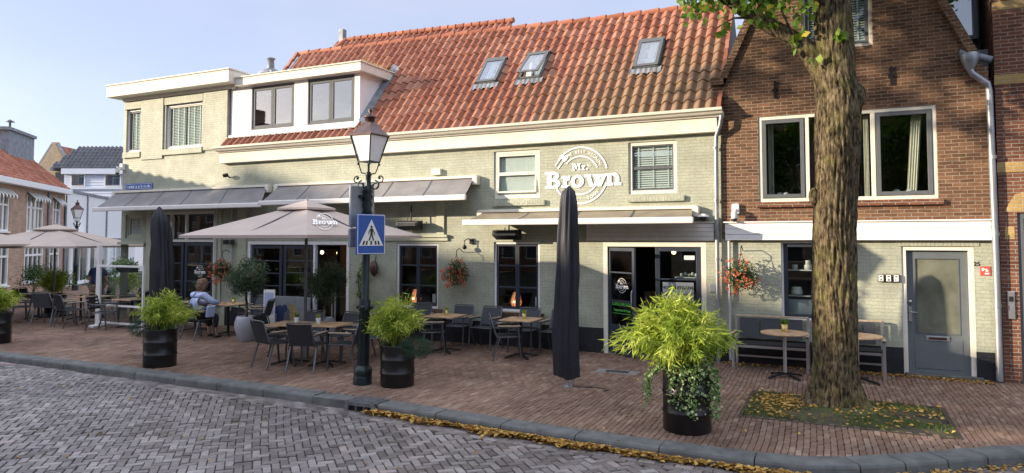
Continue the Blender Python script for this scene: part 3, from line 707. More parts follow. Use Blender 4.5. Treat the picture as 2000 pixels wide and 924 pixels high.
# brick relief: lintels, sills, piers
mb = MB()
for (a, b, c, d, y) in [(-17.34, -15.8, 6.12, 6.34, -.03), (-19.05, -18.3, 6.12, 6.34, -.03), (-17.38, -15.78, 4.68, 4.845, -.06), (-19.06, -18.3, 4.68, 4.845, -.06),
                     (-6.84, -5.58, 3.02, 3.13, -.07), (-3.8, -2.66, 3.04, 3.15, -.07)]:
    mb.box(a, b, y, .05, c, d)
mb.build_each('soldier_course', 'green_sold', CB, bevel=.006)
mb = MB(); mb.box(-18.3, -17.38, -.035, .02, 4.6, 6.45); mb.box(-15.78, -14.86, -.035, .02, 4.74, 6.45)
mb.build_each('brick_pier', 'green', CB)
mb = MB(); mb.box(-9.45, -8.1, -.07, .1, .645, .715); mb.box(-6.9, -5.62, -.07, .1, .665, .735)
mb.build_each('sill', 'brown', CB, bevel=.008)
mb = MB()
mb.box(-10.6, -7.95, -.09, .02, 2.34, 2.40); mb.box(-10.6, -7.95, -.05, .02, 2.26, 2.34)    # ledge above window
for a, b in ((-15.26, -15.0), (-14.4, -14.1), (-10.72, -10.45), (-8.25, -8.05)): mb.box(a, b, -.04, .01, .5 if a < -10.8 else 2.4, 3.6)
mb.box(-17.95, -17.74, -.05, .01, 0, 3.3); mb.box(-17.74, -15.26, -.06, .01, 3.07, 3.2); mb.box(-19.16, -18.0, -.08, .01, 2.14, 2.22)
mb.build_each('pilaster', 'pillar', CB, bevel=.006)
# white fascia, gutter
mb = MB(); mb.box(-15.0, -2.02, -.15, -.001, 4.33, 4.60); mb.build('fascia', 'cream', CB, bevel=.006)
mb = MB(); 
prof = [(-.02, 4.6), (-.19, 4.61), (-.21, 4.645), (-.27, 4.655), (-.31, 4.70), (-.35, 4.71), (-.36, 4.76), (-.33, 4.765), (-.32, 4.73), (-.06, 4.70)]
mb.prismx(prof, -15.05, -1.9); mb.build('gutter', 'cream', CB)
# downpipe on the right
mb = MB(); mb.tube([(-1.93, -.2, 4.62), (-1.95, -.2, 4.45), (-2.04, -.1, 4.26), (-2.05, -.09, 4.1), (-2.06, -.09, 0)], .04, 10)
for z in (.9, 1.9, 3.0, 4.0): mb.lathe([(.048, 0), (.048, .05)], (-2.06, -.09, z), 10)
mb.build('downpipe', 'zinc', CB)
mb = MB(); mb.tube([(-1.84, -.07, 2.3), (-1.84, -.07, .05)], .028, 8); mb.build('pipe', 'pvc', CB)
mb = MB(); mb.tube([(-14.6, -.05, 3.5), (-14.6, -.05, .4)], .022, 8); mb.tube([(-15.15, -.06, 3.6), (-15.15, -.06, .1)], .03, 8); mb.build('pipe', 'pvc', CB)
# flat roof of the left wing
mb = MB(); mb.box(-19.4, -14.47, -.36, 7.2, 6.46, 6.79); mb.box(-19.43, -14.44, -.39, 7.2, 6.79, 6.83); mb.box(-19.1, -14.6, -.06, .02, 6.36, 6.46); mb.build('flat_roof', 'cream', CB, bevel=.012)
# wing windows
window(CB, -18.98, -18.36, 4.85, 6.12, 0, 1, 1, 'white', 'gframe', 'glass', blind=[(-18.88, -18.46, 4.95, 6.02)])
window(CB, -17.3, -15.84, 4.85, 6.12, 0, 1, 1, 'white', 'cream', 'glass', blind=[(-17.18, -16.6, 4.93, 6.03), (-16.55, -15.96, 4.93, 6.03)], sw=.03)
window(CB, -18.92, -18.22, 2.33, 3.02, 0, 1, 1, 'pillar', 'pillar', 'glass', blind=[(-18.8, -18.34, 2.42, 2.95)])
# left double door with transom
def shopdoor(par, x0, x1, zt, y, panes, outer='white', fr='dframe', label=None, low=.62, name='door'):
    """glazed door leaf"""
    mb = MB(); frame(mb, x0, x1, .03, zt, y, y+.05, .085, 0, .1)
    mb.box(x0+.085, x1-.085, y+.004, y+.046, low-.05, low+.02)
    mb.box(x0+.085, x1-.085, y+.015, y+.035, .13, low-.05, 0)
    n = panes
    for i in range(1, n):
        z = low+.02+(zt-.085-low-.02)*i/n; mb.box(x0+.085, x1-.085, y+.004, y+.046, z-.015, z+.015, 0)
    d = mb.build(name, [fr], par, bevel=.004)
    MB().box(x0+.08, x1-.08, y+.02, y+.026, low, zt-.08).build('pane', 'glass', d)
    return d
mb = MB(); frame(mb, -17.72, -15.28, 0, 3.06, .02, .12, .07, 0, .001); mb.box(-17.65, -15.35, .02, .12, 2.22, 2.29)
for a in (-17.05, -16.45): mb.box(a, a+.06, .021, .119, 2.29, 2.99)
mb.build('door_frame', 'offwhite', CB, bevel=.005)
f = window(CB, -17.65, -15.35, 2.29, 2.99, .02, 3, 1, 'dframe', 'dframe', 'glass', ow=.012, sw=.03, mull=[-17.64, -17.05, -16.4, -15.36])
d1 = shopdoor(CB, -17.62, -16.52, 2.2, .04, 3); d2 = shopdoor(CB, -16.46, -15.36, 2.2, .04, 3)
def decal_logo(d, x, z, y, s, text2=True, words=('LUNCHROOM', 'Vegetarisch & Vega')):
    mb = MB(); make_logo(mb, facing(x, y, z), s, ringtext=False); mb.build('lettering', 'whiteletter', d)
    if text2:
        mb = MB(); text_part(mb, words[0], .085, facing(x, y, z-.33)); text_part(mb, words[1], .052, facing(x, y, z-.41)); text_part(mb, '_'*8, .06, facing(x, y, z-.43)); mb.build('lettering', 'greenletter', d)
decal_logo(d2, -15.88, 1.42, .055, .26)
# middle double door unit with an open right leaf
mb = MB(); frame(mb, -14.06, -10.74, 0, 2.24, .0, .12, .08, 0, .001); mb.box(-11.86, -11.8, .01, .11, 0, 2.16, 0)
mb.build('door_frame', 'white', CB, bevel=.005)
shopdoor(CB, -13.97, -12.92, 2.14, .04, 4, low=.75); shopdoor(CB, -12.86, -11.88, 2.14, .04, 5, low=.5)
mb = MB(); frame(mb, 0, .95, .03, 2.13, 0, .045, .085, 0, .3); d = mb.build('door', 'dframe', CB); d.location = (-11.78, .1, 0); d.rotation_euler.z = R(95)
MB().box(.08, .87, .02, .026, .3, 2.05).build('pane', 'glass', d)
# right entrance
mb = MB(); frame(mb, -4.32, -2.28, 0, 2.24, .0, .12, .09, 0, .001); mb.build('door_frame', 'cream', CB, bevel=.005)
d = MB(); frame(d, 0, .82, .03, 2.13, -.022, .022, .07, 0, .1); d.box(.07, .75, -.018, .018, .13, .6, 0); d.box(.07, .75, -.02, .02, 1.05, 1.09, 0); d.box(.07, .75, -.02, .02, 1.62, 1.65, 0)
d = d.build('door', 'dframe', CB, bevel=.003); d.location = (-4.22, .06, 0); d.rotation_euler.z = R(-35)
MB().box(.065, .755, -.003, .003, .6, 2.06).build('pane', 'glass', d)
mb = MB(); make_logo(mb, facing(.42, -.007, 1.38), .24, ringtext=False); mb.build('lettering', 'whiteletter', d)
mb = MB(); text_part(mb, 'LUNCHROOM', .095, facing(.42, -.007, .98)); text_part(mb, 'Vegetarisch & Vega', .066, facing(.42, -.007, .87)); mb.box(.12, .72, -.008, -.006, .82, .828); mb.build('lettering', 'greenletter', d)
MB().tube([(.77, -.04, .95), (.77, -.06, 1.0), (.77, -.06, 1.25), (.77, -.04, 1.3)], .012, 6).build('handle', 'alu', d)
mb = MB(); frame(mb, -3.26, -2.38, .03, 2.15, .03, .08, .09, 0, .2); mb.box(-3.17, -2.47, .034, .076, .62, .68); mb.box(-3.17, -2.47, .034, .076, 1.5, 1.53); mb.box(-3.17, -2.47, .034, .076, 1.08, 1.11); d = mb.build('door', 'dframe', CB, bevel=.004)
MB().box(-3.18, -2.46, .05, .056, .2, 2.08).build('pane', 'glass', d)
MB().box(-3.12, -2.52, .028, .034, 1.12, 1.46).build('notice', 'signback', d)
mb = MB(); text_part(mb, 'NOODUITGANG', .082, facing(-2.82, .026, 1.33), 0, .002); text_part(mb, 'deur vrij houden', .075, facing(-2.82, .026, 1.2)); mb.build('lettering', 'ink', d)
MB().box(-2.7, -2.5, .045, .049, 1.9, 1.98).build('sticker', 'signwhite', d)
mb = MB(); 
for i in range(5): mb.ball((-2.78+i*.07, .2, 1.6+.02*(i % 2)), .035, 6)
mb.box(-2.9, -2.5, .12, .3, 1.54, 1.56); mb.build('shelf_display', 'potwhite', CB)
# cladding over the entrance
mb = MB()
for i in range(4): mb.prismx([(-.02, 2.27+i*.085), (-.058, 2.272+i*.085), (-.05, 2.353+i*.085), (-.02, 2.354+i*.085)], -4.66, -2.12)
mb.box(-4.7, -2.1, -.09, -.02, 2.61, 2.63); mb.build('cladding', 'offwhite', CB)
# ground floor windows with dark blue glazing bars
gw = []
for a, b, c, d_ in ((-9.36, -8.22, .72, 2.2), (-6.81, -5.72, .74, 2.24)):
    gw.append(window(CB, a, b, c, d_, -.02, 2, 3, 'white', 'dframe', 'glass', ow=.05, sw=.045, bar=.035))
# first floor windows
f = window(CB, -6.81, -5.72, 3.18, 4.22, -.02, 1, 1, 'cream', 'cream', 'glass', ow=.075, sw=.012)
mb = MB(); frame(mb, -6.73, -5.8, 3.72, 4.14, .03, .07, .035); mb.build('sash', 'cream', f)
d = MB(); frame(d, 0, .93, -.42, 0, -.02, .02, .035); d = d.build('sash', 'cream', f); d.location = (-6.73, .055, 3.72); d.rotation_euler.x = R(-6)
MB().box(-6.72, -5.8, .11, .115, 3.26, 4.14).build('blind', 'blind', f)
f = window(CB, -3.78, -2.81, 3.2, 4.24, -.02, 1, 2, 'cream', 'gframe', 'glass', ow=.07, sw=.03, bar=.06, blind=[(-3.68, -2.9, 3.33, 4.14)])
# interior shell
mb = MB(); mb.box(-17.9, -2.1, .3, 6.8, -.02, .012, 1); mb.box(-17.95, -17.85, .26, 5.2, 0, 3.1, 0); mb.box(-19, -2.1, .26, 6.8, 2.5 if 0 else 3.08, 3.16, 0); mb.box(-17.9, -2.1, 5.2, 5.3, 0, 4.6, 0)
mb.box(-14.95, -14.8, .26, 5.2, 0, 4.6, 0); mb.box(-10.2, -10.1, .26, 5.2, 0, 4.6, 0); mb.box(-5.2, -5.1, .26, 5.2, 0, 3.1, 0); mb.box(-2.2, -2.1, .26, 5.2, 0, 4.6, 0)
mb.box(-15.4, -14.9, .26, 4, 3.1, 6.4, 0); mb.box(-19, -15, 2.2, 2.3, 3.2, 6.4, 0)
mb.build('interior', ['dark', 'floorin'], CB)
mb = MB()
mb.box(-13.6, -11, 3.2, 3.7, 0, 1.05, 0); mb.box(-4.2, -2.6, 2.8, 3.2, 0, 1.05, 0); mb.box(-17.4, -16.2, 2.5, 3, 0, .95, 0)
for x, y in ((-9, 1.0), (-8.4, 1.6), (-6.4, 1.0), (-12.4, 1.4), (-16.4, 1.3), (-3.4, 1.7)):
    mb.box(x-.35, x+.35, y-.3, y+.3, .71, .74, 0); mb.tube([(x, y, 0), (x, y, .71)], .03, 6)
mb.build_each('furniture', 'wood', CB)
for i, (x, y, z) in enumerate([(-12.35, .9, 1.95), (-12.0, 2.2, 1.9), (-13.2, 2.6, 1.9), (-16.2, 2.0, 2.1), (-3.4, 2.4, 2.0), (-8.7, 3, 2.0)]):
    MB().ball((x, y, z), .05, 8).build('bulb', 'glowbulb', CB)
# orange lamps and cards on the sills inside
for k, (x0, g) in enumerate(((-9.08, gw[0]), (-6.5, gw[1]))):
    z0 = .82 if k == 0 else .84
    t = thing('table_lamp', ('glowing orange basket lamp in the ground floor window nearer the lantern post' if k == 0 else 'glowing orange basket lamp in the ground floor window nearer the tall covered parasol'), 'lamp', (x0+.14, .2, z0), 0, 'orange lamps in the cafe windows')
    mb = MB()
    for i in range(14):
        a0 = 2*math.pi*i/14
        mb.tube([(.09*math.cos(a0), .09*math.sin(a0), 0), (.128*math.cos(a0+.2), .128*math.sin(a0+.2), .08), (.10*math.cos(a0+.4), .10*math.sin(a0+.4), .19), (.062*math.cos(a0+.6), .062*math.sin(a0+.6), .30)], .009, 4, 1)
    mb.lathe([(.10, .01), (.122, .08), (.095, .19), (.06, .30)], n=14); mb.build('lamp_shade', ['glow', 'wood'], t)
    MB().ball((0, -.115, .10), .022, 8).build('bulb', 'glowbulb', t)
    MB().lathe([(.065, 0), (.065, .012)], n=12).build('base', 'wood', t)
    c = tag(MB().box(0, .16, -.004, .004, 0, .2).build('menu_card', 'signwhite'), 'small pale card standing inside the window beside the %s orange lamp' % ('first' if k == 0 else 'second'), 'card'); c.location = (x0+.6, .18, z0+.02)
    c['label'] = 'small pale card in the window %s' % ('closest to the lantern post' if k == 0 else 'closest to the tall covered parasol')
# ---- main roof
def Lr(x): return float(np.interp(x, [-14.6, -9.13, -5.3, -1.95], [4.07, 3.89, 3.66, 3.58]))
def skipd(x, s): return (-14.9 < x < -10.46 and s > .42 and 4.72+s*S50 < 6.62) or (x < -14.5 and s > .4)
roof = tiles('roof', CB, 'tile', -14.83, -1.98, 12, Lr, RP, skip=skipd)
mb = MB(); vs = []
for x in (-14.55, -9.13, -5.3, -1.97):
    L = Lr(x); a = RP(x, 0, -.05); b = RP(x, L, -.03); vs += [a, b, (x, b[1]+(b[2]-4.6)*.84, 4.6)]
fs = []
for i in range(3): fs += [(3*i, 3*i+3, 3*i+4, 3*i+1), (3*i+1, 3*i+4, 3*i+5, 3*i+2)]
fs += [(0, 1, 2), (9, 11, 10)]
mb.add(vs, fs); mb.build('roof_deck', 'lead', CB)
mb = MB(); n = 30
for i in range(n):
    xa = -14.62+(12.66)*i/n; xb = xa+12.66/n+.05
    pa = Vector(RP(xa, Lr(xa), .02)); pb = Vector(RP(xb, Lr(xb), .02)); mb.tube([pa+Vector((0, .03, .0)), pb+Vector((0, .03, .02))], [.07, .085], 12, 0)
mb.build('ridge_tile', 'tile_plain', CB)
mb = MB()
for i in range(12):
    sa = Lr(-14.5)*(i/12); 
    if 4.72+sa*S50 > 6.5: mb.bar(RP(-14.58, sa, .03), RP(-14.58, sa+.36, .06), .09, .07)
for i in range(12):
    sa = 3.58*i/12; mb.bar(RP(-1.96, sa, .02), RP(-1.96, sa+.33, .05), .07, .06)
mb.build_each('verge_tile', 'tile_plain', CB)
# rear roof
RR = building('rear_roof_house', 'higher orange tiled roof with a small flue rising behind the cafe ridge', 'building', (-12, 6, 0))
def RP2(x, s, h=0): return (x, 2.6+s*C50-h*S50, 6.05+s*S50+h*C50)
tiles('roof', RR, 'tile', -15.4, -8.6, 12, lambda x: 3.95-(x+15.4)*.055, RP2, skip=lambda x, s: s < 1.6 or x+15.4 < (3.6-s)*.35)
mb = MB(); n = 22
for i in range(n):
    xa = -14.95+6.3*i/n; xb = xa+6.3/n+.05; mb.tube([RP2(xa, 3.95-(xa+15.4)*.055, .03), RP2(xb, 3.95-(xb+15.4)*.055, .05)], [.07, .08], 10)
mb.tube([RP2(-15.0, 3.9, .03), RP2(-15.9, 2.0, .03)], .1, 8); mb.build('ridge_tile', 'tile_plain', RR)
mb = MB(); mb.box(-15.3, -8.6, 3.3, 9, 0, 6.6); mb.prismx([(3.3, 6.55), (5.1, 8.55), (6.9, 6.55)], -14.9, -8.7); mb.build('wall', 'gablebrick', RR)
mb = MB(); mb.box(-15.25, -15.08, 5.0, 5.2, 8.9, 9.45); mb.lathe([(.22, 0), (.13, .15)], (-15.16, 5.1, 8.8), 10); mb.build('flue', 'lead', RR)
# ---- dormer
mb = MB(); wall(mb, -14.8, -10.5, 5.08, 6.4, [(-14.06, -12.58, 5.19, 6.34), (-12.14, -10.66, 5.19, 6.36)], .04, .12)
def rz_(y): return 4.72+(y+.28)/C50*S50
vs = [(-10.5, .04, 5.0), (-10.5, 1.5, rz_(1.5)), (-10.5, 1.5, 6.45), (-10.5, .04, 6.45)]; mb.add(vs, [(0, 1, 2, 3)]); 
mb.box(-14.83, -10.47, -.01, .06, 5.02, 5.09)
dor = mb.build('dormer', 'white', CB)
mb = MB(); mb.box(-14.45, -10.33, -.16, 1.6, 6.37, 6.58); mb.box(-14.45, -10.30, -.19, 1.63, 6.58, 6.615); mb.build('dormer_roof', 'cream', CB, bevel=.01)
mb = MB(); vs = []
for y in (-.02, 1.42): vs += [(-10.49, y, rz_(y)+.01), (-10.27, y, rz_(y)+.03), (-10.49, y, rz_(y)+.16), (-10.49, y+.01, rz_(y)+.165)]
mb.add(vs, [(0, 4, 5, 1), (1, 5, 6, 2)], 0); mb.add([(x_, y_, z_+.05) for x_, y_, z_ in vs], [(0, 1, 5, 4)], 0)
mb.prism([(-14.8, 5.0), (-10.2, 5.0), (-10.2, 5.03), (-14.8, 5.03)], -.09, .04); mb.build('flashing', 'lead', CB)
for a, b in ((-14.06, -12.58), (-12.14, -10.66)):
    window(CB, a, b, 5.19, 6.34, .04, 2, 1, 'gframe', 'gframe', 'skyglass', ow=.04, sw=.07, name='dormer_window', recess=.02)
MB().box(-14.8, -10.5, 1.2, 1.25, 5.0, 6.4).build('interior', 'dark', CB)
# outlet box beside the dormer, little tail grasses on its roof edge
n = 160; gx = rng.uniform(-10.45, -10.3, n); gy = rng.uniform(-.1, 1.55, n)
leafset('roof_weeds', np.stack([gx, gy, np.full(n, 6.66)], 1), rng.uniform(.07, .16, n), 'fallen', CB, aspect=.07, dirs=np.stack([rng.normal(0, .3, n), rng.normal(0, .3, n), np.ones(n)], 1))
# ---- skylights
def skylight(xa, xb, z0, z1, openr, lab):
    t = MB(); s0, s1 = (z0-4.72)/S50, (z1-4.72)/S50
    def bx(a, b, c, d, h0, h1, mb, m=0):
        vs = [RP(x, s, h) for h in (h0, h1) for (x, s) in ((a, c), (b, c), (b, d), (a, d))]; mb.add(vs, [(0, 3, 2, 1), (4, 5, 6, 7), (0, 1, 5, 4), (1, 2, 6, 5), (2, 3, 7, 6), (3, 0, 4, 7)], m)
    bx(xa, xa+.06, s0, s1, 0, .10, t); bx(xb-.06, xb, s0, s1, 0, .10, t); bx(xa, xb, s0, s0+.06, 0, .10, t); bx(xa, xb, s1-.09, s1, 0, .12, t)
    o = t.build('skylight', 'gframe', CB, bevel=.006)
    t = MB(); l = .14 if openr else 0
    def bo(a, b, c, d, h0, h1, m=0):
        vs = [RP(x, s, h+l*(1-(s-s0)/(s1-s0))) for h in (h0, h1) for (x, s) in ((a, c), (b, c), (b, d), (a, d))]; t.add(vs, [(0, 3, 2, 1), (4, 5, 6, 7), (0, 1, 5, 4), (1, 2, 6, 5), (2, 3, 7, 6), (3, 0, 4, 7)], m)
    bo(xa+.02, xa+.09, s0+.02, s1-.06, .105, .125); bo(xb-.09, xb-.02, s0+.02, s1-.06, .105, .125); bo(xa+.02, xb-.02, s0+.02, s0+.09, .105, .127); bo(xa+.02, xb-.02, s1-.14, s1-.06, .105, .127)
    t.build('sash', 'gframe', o)
    t = MB(); bo(xa+.085, xb-.085, s0+.085, s1-.135, .11, .115); t.build('pane', 'skyglass', o)
    t = MB(); bx(xa+.07, xb-.07, s0+.07, s1-.1, .05, .055, t); t.build('blind', 'blind', o)
    t = MB(); K = 24
    vs = []
    for k in range(K+1):
        x = xa-.05+(xb-xa+.1)*k/K; vs += [RP(x, s0+.02, .075), RP(x, s0-.16, .055+.02*math.cos(k*1.6))]
    t.add(vs, [(2*k, 2*k+1, 2*k+3, 2*k+2) for k in range(K)], 0, True); t.build('apron', 'lead', o)
for a in ((-7.64, -7.06, 5.88, 6.6, 0, ''), (-6.52, -5.95, 5.88, 6.62, 1, ''), (-3.86, -3.28, 5.83, 6.6, 0, '')): skylight(*a)
# ---- chimney on the flat roof
mb = MB(); mb.box(-16.75, -16.2, 2.9, 3.4, 6.8, 7.68); mb.lathe([(.36, 0), (.30, .12), (.14, .2)], (-16.47, 3.15, 7.6), 8); mb.lathe([(.12, 0), (.10, .3), (.14, .3), (.14, .34)], (-16.47, 3.15, 7.8), 10)
mb.build('chimney', 'lead', CB)
# ================================================================== AWNINGS
def awning(x0, x1, zw, zb, yb, fab, label, seams, armx, droop=.0, lx=None, rx=None):
    t = building('awning', label, 'awning', ((x0+x1)/2, 0, zw), 'folding arm awnings on the cafe front')
    lx = x0 if lx is None else lx; rx = x1 if rx is None else rx
    MB().box(x0-.03, x1+.03, -.14, -.002, zw-.01, zw+.05).build('cover_board', 'cream', t, bevel=.005)
    mb = MB(); N = 48; vs = []
    for i in range(N+1):
        q = i/N
        for j in range(9):
            p = j/8; x = (x0+.05)*(1-p)+lx*p+((x1-.05-x0-.05)*(1-p)+(rx-lx)*p)*q
            w = .006*math.sin(i*.9+p*3)*p*(1-p)*4-.02*math.sin(math.pi*p)
            vs.append((x, -.1+(yb+.02+.1)*p, zw-.02+(zb+.06-zw+.02)*p+w))
    fs = [(i*9+j, i*9+j+1, (i+1)*9+j+1, (i+1)*9+j) for i in range(N) for j in range(8)]
    mb.add(vs, fs, 0, True)
    for s_ in seams:
        i = int(s_*N)
        for j in range(8): mb.bar(Vector(vs[i*9+j])+Vector((0, 0, .004)), Vector(vs[i*9+j+1])+Vector((0, 0, .004)), .035, .006, 1)
    mb.build('fabric', [fab, 'gframe'], t)
    mb = MB(); mb.box(lx-.05, rx+.05, yb-.055, yb+.02, zb-.045, zb+.075); o = mb.build('front_bar', 'awnbar', t, bevel=.022)
    for a in armx:
        mb = MB(); e = (a+.55*(1 if a < (x0+x1)/2 else -1), (yb)*.5, (zw+zb)/2-.08)
        mb.bar((a, -.06, zw-.1), e, .045, .06); mb.bar(e, (a+.1, yb, zb), .04, .05); mb.ball(e, .045, 6); mb.build('arm', 'awnbar', t)
    for a in (x0, x1): 
        mb = MB(); mb.box(a-.05, a+.07, -.16, 0, zw-.16, zw+.03); mb.build('bracket', 'cream', t, bevel=.01)
    return t
awning(-19.3, -13.3, 3.66, 3.13, -.72, 'awn', 'leftmost awning in grey fabric, on the two storey wing', (.19, .36, .56, .78), (-18.2, -14.3), lx=-19.25, rx=-12.92)
awning(-13.0, -7.22, 3.66, 3.17, -.72, 'awn', 'middle awning in grey fabric, right behind the street lantern', (.2, .42, .63, .82), (-12.2, -8.2), lx=-12.9, rx=-7.15)
awning(-7.1, -2.45, 2.89, 2.63, -.8, 'awn_tan', 'low brownish awning behind the tall covered parasol', (.25, .5, .75), (-6.4, -3.1), lx=-7.08, rx=-2.4)
# ================================================================== WALL THINGS
t = thing('wall_logo', 'large round white emblem with slab lettering on the green wall between two first floor windows', 'sign', (-4.8, 0, 3.62))
mb = MB(); make_logo(mb, facing(0, -.012, 0), 1.0); mb.build('lettering', 'whiteletter', t)
def camera_box(x, z, rz, lab, kind=0):
    t = thing('security_camera', lab, 'camera', (x, 0, z), rz)
    if kind == 0:
        MB().box(-.06, .07, -.1, 0, -.05, .14).build('mount', 'white', t, bevel=.01)
        mb = MB(); mb.lathe([(.055, 0), (.06, -.09), (.05, -.12)], (0, -.2, -.02), 14); mb.bar((0, -.05, .02), (0, -.22, .02), .05, .04); mb.build('arm', 'white', t)
        MB().ball((0, -.2, -.15), .052, 10).build('dome', 'blackplastic', t)
    else:
        mb = MB(); mb.lathe([(.11, 0), (.10, .03), (.03, .06)], (0, -.12, 0), 16); mb.box(-.03, .03, -.12, 0, .02, .06); mb.build('hood', 'white', t)
        MB().ball((0, -.12, -.01), .07, 10).build('dome', 'blackplastic', t)
camera_box(-1.72, 2.82, 0, 'white dome camera with a wall box at the left edge of the brown brick house')
camera_box(-2.3, 2.72, 0, 'white dome camera under the white fascia at the right end of the low awning', 1)
camera_box(-19.05, 4.38, 0, 'white camera on the left corner of the green building above the street name sign')
t = thing('wall_light', 'small spotlight on the green wall above the leftmost awning', 'light', (-14.75, 0, 3.95))
MB().bar((0, 0, .0), (0, -.1, .05), .03).build('arm', 'black', t); MB().obox((0, -.15, .05), .13, .09, .09, Matrix.Rotation(R(25), 3, 'X')).build('head', 'black', t, bevel=.01)
o = tag(MB().box(-.12, .12, -.09, 0, -.07, .07).build('junction_box', 'cream', None, bevel=.01, loc=(-8.25, 0, 3.83)), 'small cream box on the wall above the right end of the middle awning', 'box')
t = thing('street_name_sign', 'narrow blue street name sign on the corner of the green wall', 'sign', (-18.35, -.02, 3.83))
MB().box(-.58, .58, -.012, 0, -.085, .085).build('plate', 'signblue', t); mb = MB(); frame(mb, -.56, .56, -.07, .07, -.016, -.012, .008); [mb.box(-.5+i*.05+random.uniform(-.008, .008), -.5+i*.05+random.choice((.012, .03)), -.0145, -.0125, -.04, .04-(.02 if i % 3 else 0)) for i in range(20) if i != 9]; mb.build('lettering', 'signwhite', t)
def heater(x, z, y, lab, drop):
    t = thing('patio_heater', lab, 'heater', (x, y, z), 0, 'patio heaters under the awnings')
    mb = MB(); mb.prismx([(-.12, -.02), (.1, -.12), (.12, .1), (-.1, .08)], -.3, .3); mb.build('housing', 'black', t, bevel=.01)
    mb = MB()
    for i in range(7): mb.box(-.26, .26, -.14, -.12, -.02+i*.012, -.016+i*.012)
    mb.build('grille', 'chairmetal', t)
    mb = MB(); mb.tube([(.05, 0, .08), (.05, .02, drop)], .015, 6); mb.tube([(-.05, 0, .08), (-.05, .02, drop*.4)], .01, 6); mb.build('hanger', 'black', t)
heater(-8.85, 2.62, -.25, 'black patio heater hung over the window beside the lantern post', .45)
heater(-6.35, 2.4, -.3, 'black patio heater hung under the low brownish awning', .35)
for z, x, lab in ((1.37, -2.16, 'small grey bell box on the wall right of the cafe entrance'),):
    o = tag(MB().box(-.05, .05, -.03, 0, -.08, .08).build('door_bell', 'signback', None, bevel=.005, loc=(x, 0, z)), lab, 'door bell')
t = thing('lantern_bracket_lamp', 'small dark wall lamp on the green wall between the two ground floor windows', 'lamp', (-7.35, 0, 2.25))
MB().box(-.04, .04, -.05, 0, -.06, .06).build('mount', 'black', t); mb = MB(); mb.tube([(0, -.04, 0), (-.02, -.12, .06), (-.1, -.16, .02), (-.1, -.16, -.1)], .012, 6); mb.ball((-.1, -.16, -.13), .05, 8); mb.build('arm', 'black', t)
t = thing('wall_speaker', 'small dark floodlight pair on the green wall above the first flower basket', 'light', (-14.62, 0, 2.22))
MB().box(-.04, .04, -.06, 0, -.05, .05).build('mount', 'black', t); mb = MB(); mb.obox((-.1, -.12, 0), .12, .1, .12, Matrix.Rotation(.4, 3, 'Z')); mb.obox((.12, -.12, 0), .12, .1, .12, Matrix.Rotation(-.4, 3, 'Z')); mb.build('head', 'blackplastic', t, bevel=.01)
# ================================================================== BROWN BRICK HOUSE
BH = building('brown_brick_house', 'brown brick gabled house with a pale green ground floor right of the cafe', 'house', (.15, 3.5, 0))
mb = MB()
bops = [(-1.3, 1.55, 2.98, 4.57)]
wall(mb, -1.97, 2.3, 2.3, 5.15, bops, -.02)
gx0, gx1, gz = -.52, .63, (5.7, 7.1)
mb.prism([(-1.95, 5.15), (gx0, 5.15), (gx0, 8.45), (-1.62, 5.9), (-1.85, 5.32)], -.02, .23)
mb.prism([(gx1, 5.15), (2.25, 5.15), (2.05, 5.35), (1.75, 6.0), (gx1, 8.6)], -.02, .23)
mb.prism([(gx0, 5.15), (gx1, 5.15), (gx1, gz[0]), (gx0, gz[0])], -.02, .23); mb.prism([(gx0, gz[1]), (gx1, gz[1]), (gx1, 8.6), (.1, 9.7), (gx0, 8.45)], -.02, .23)
mb.box(-2.12, -1.95, -.02, .25, 4.78, 5.26); mb.box(-1.97, 2.3, 6.9, 7.1, 0, 5.15)
mb.add([(-1.97, .2, 0), (-1.97, 7, 0), (-1.97, 7, 5.15), (-1.97, .2, 5.15)], [(0, 3, 2, 1)])
mb.build('wall', 'brown', BH)
gops = [(-.94, .02, .84, 2.26), (.98, 2.02, 0, 2.18)]
mb = MB(); wall(mb, -1.97, 2.3, .46, 2.3, gops, 0); mb.build('painted_wall', 'green', BH)
mb = MB(); wall(mb, -1.97, 2.3, -.02, .46, gops, -.012, .25); mb.build('plinth', 'plinth', BH)
mb = MB(); mb.box(.9, 2.1, -.012, .05, 2.18, 2.285); mb.box(-1.02, .1, -.012, .05, 2.262, 2.29); mb.build_each('soldier_course', 'green_sold', BH)
# cladding band
mb = MB()
for i in range(3): mb.prismx([(-.02, 2.28+i*.105), (-.125, 2.282+i*.105), (-.118, 2.384+i*.105), (-.02, 2.385+i*.105)], -1.9, 2.26)
mb.box(-1.93, 2.28, -.15, -.02, 2.6, 2.625); mb.build('cladding', 'white', BH, bevel=.004)
# gable coping: stepped brick on edge
mb = MB()
def copng(a, b, n):
    a, b = Vector(a), Vector(b); ang = math.atan2(b.z-a.z, b.x-a.x)
    for i in range(n):
        c = a+(b-a)*(i+.5)/n; mb.obox(c, (b-a).length/n*.93, .36, .13, Matrix.Rotation(-ang, 3, 'Y'))
copng((-1.90, .08, 5.36), (-1.0, .08, 7.4), 30); copng((-1.0, .08, 7.4), (.1, .08, 9.8), 36); copng((2.1, .08, 5.36), (.1, .08, 9.8), 60); copng((-2.15, .08, 5.3), (-1.9, .08, 5.3), 4)
mb.build('coping', 'brown', BH)
mb = MB(); mb.add([(-1.97, .25, 5.2), (.1, .25, 9.6), (.1, 7, 9.6), (-1.97, 7, 5.2)], [(0, 1, 2, 3)]); mb.add([(2.25, .25, 5.2), (.1, .25, 9.6), (.1, 7, 9.6), (2.25, 7, 5.2)], [(3, 2, 1, 0)]); mb.add([(-1.97, 7, 5.15), (2.25, 7, 5.15), (.1, 7, 9.6)], [(0, 1, 2)])
mb.build('roof', 'tile_dark', BH)
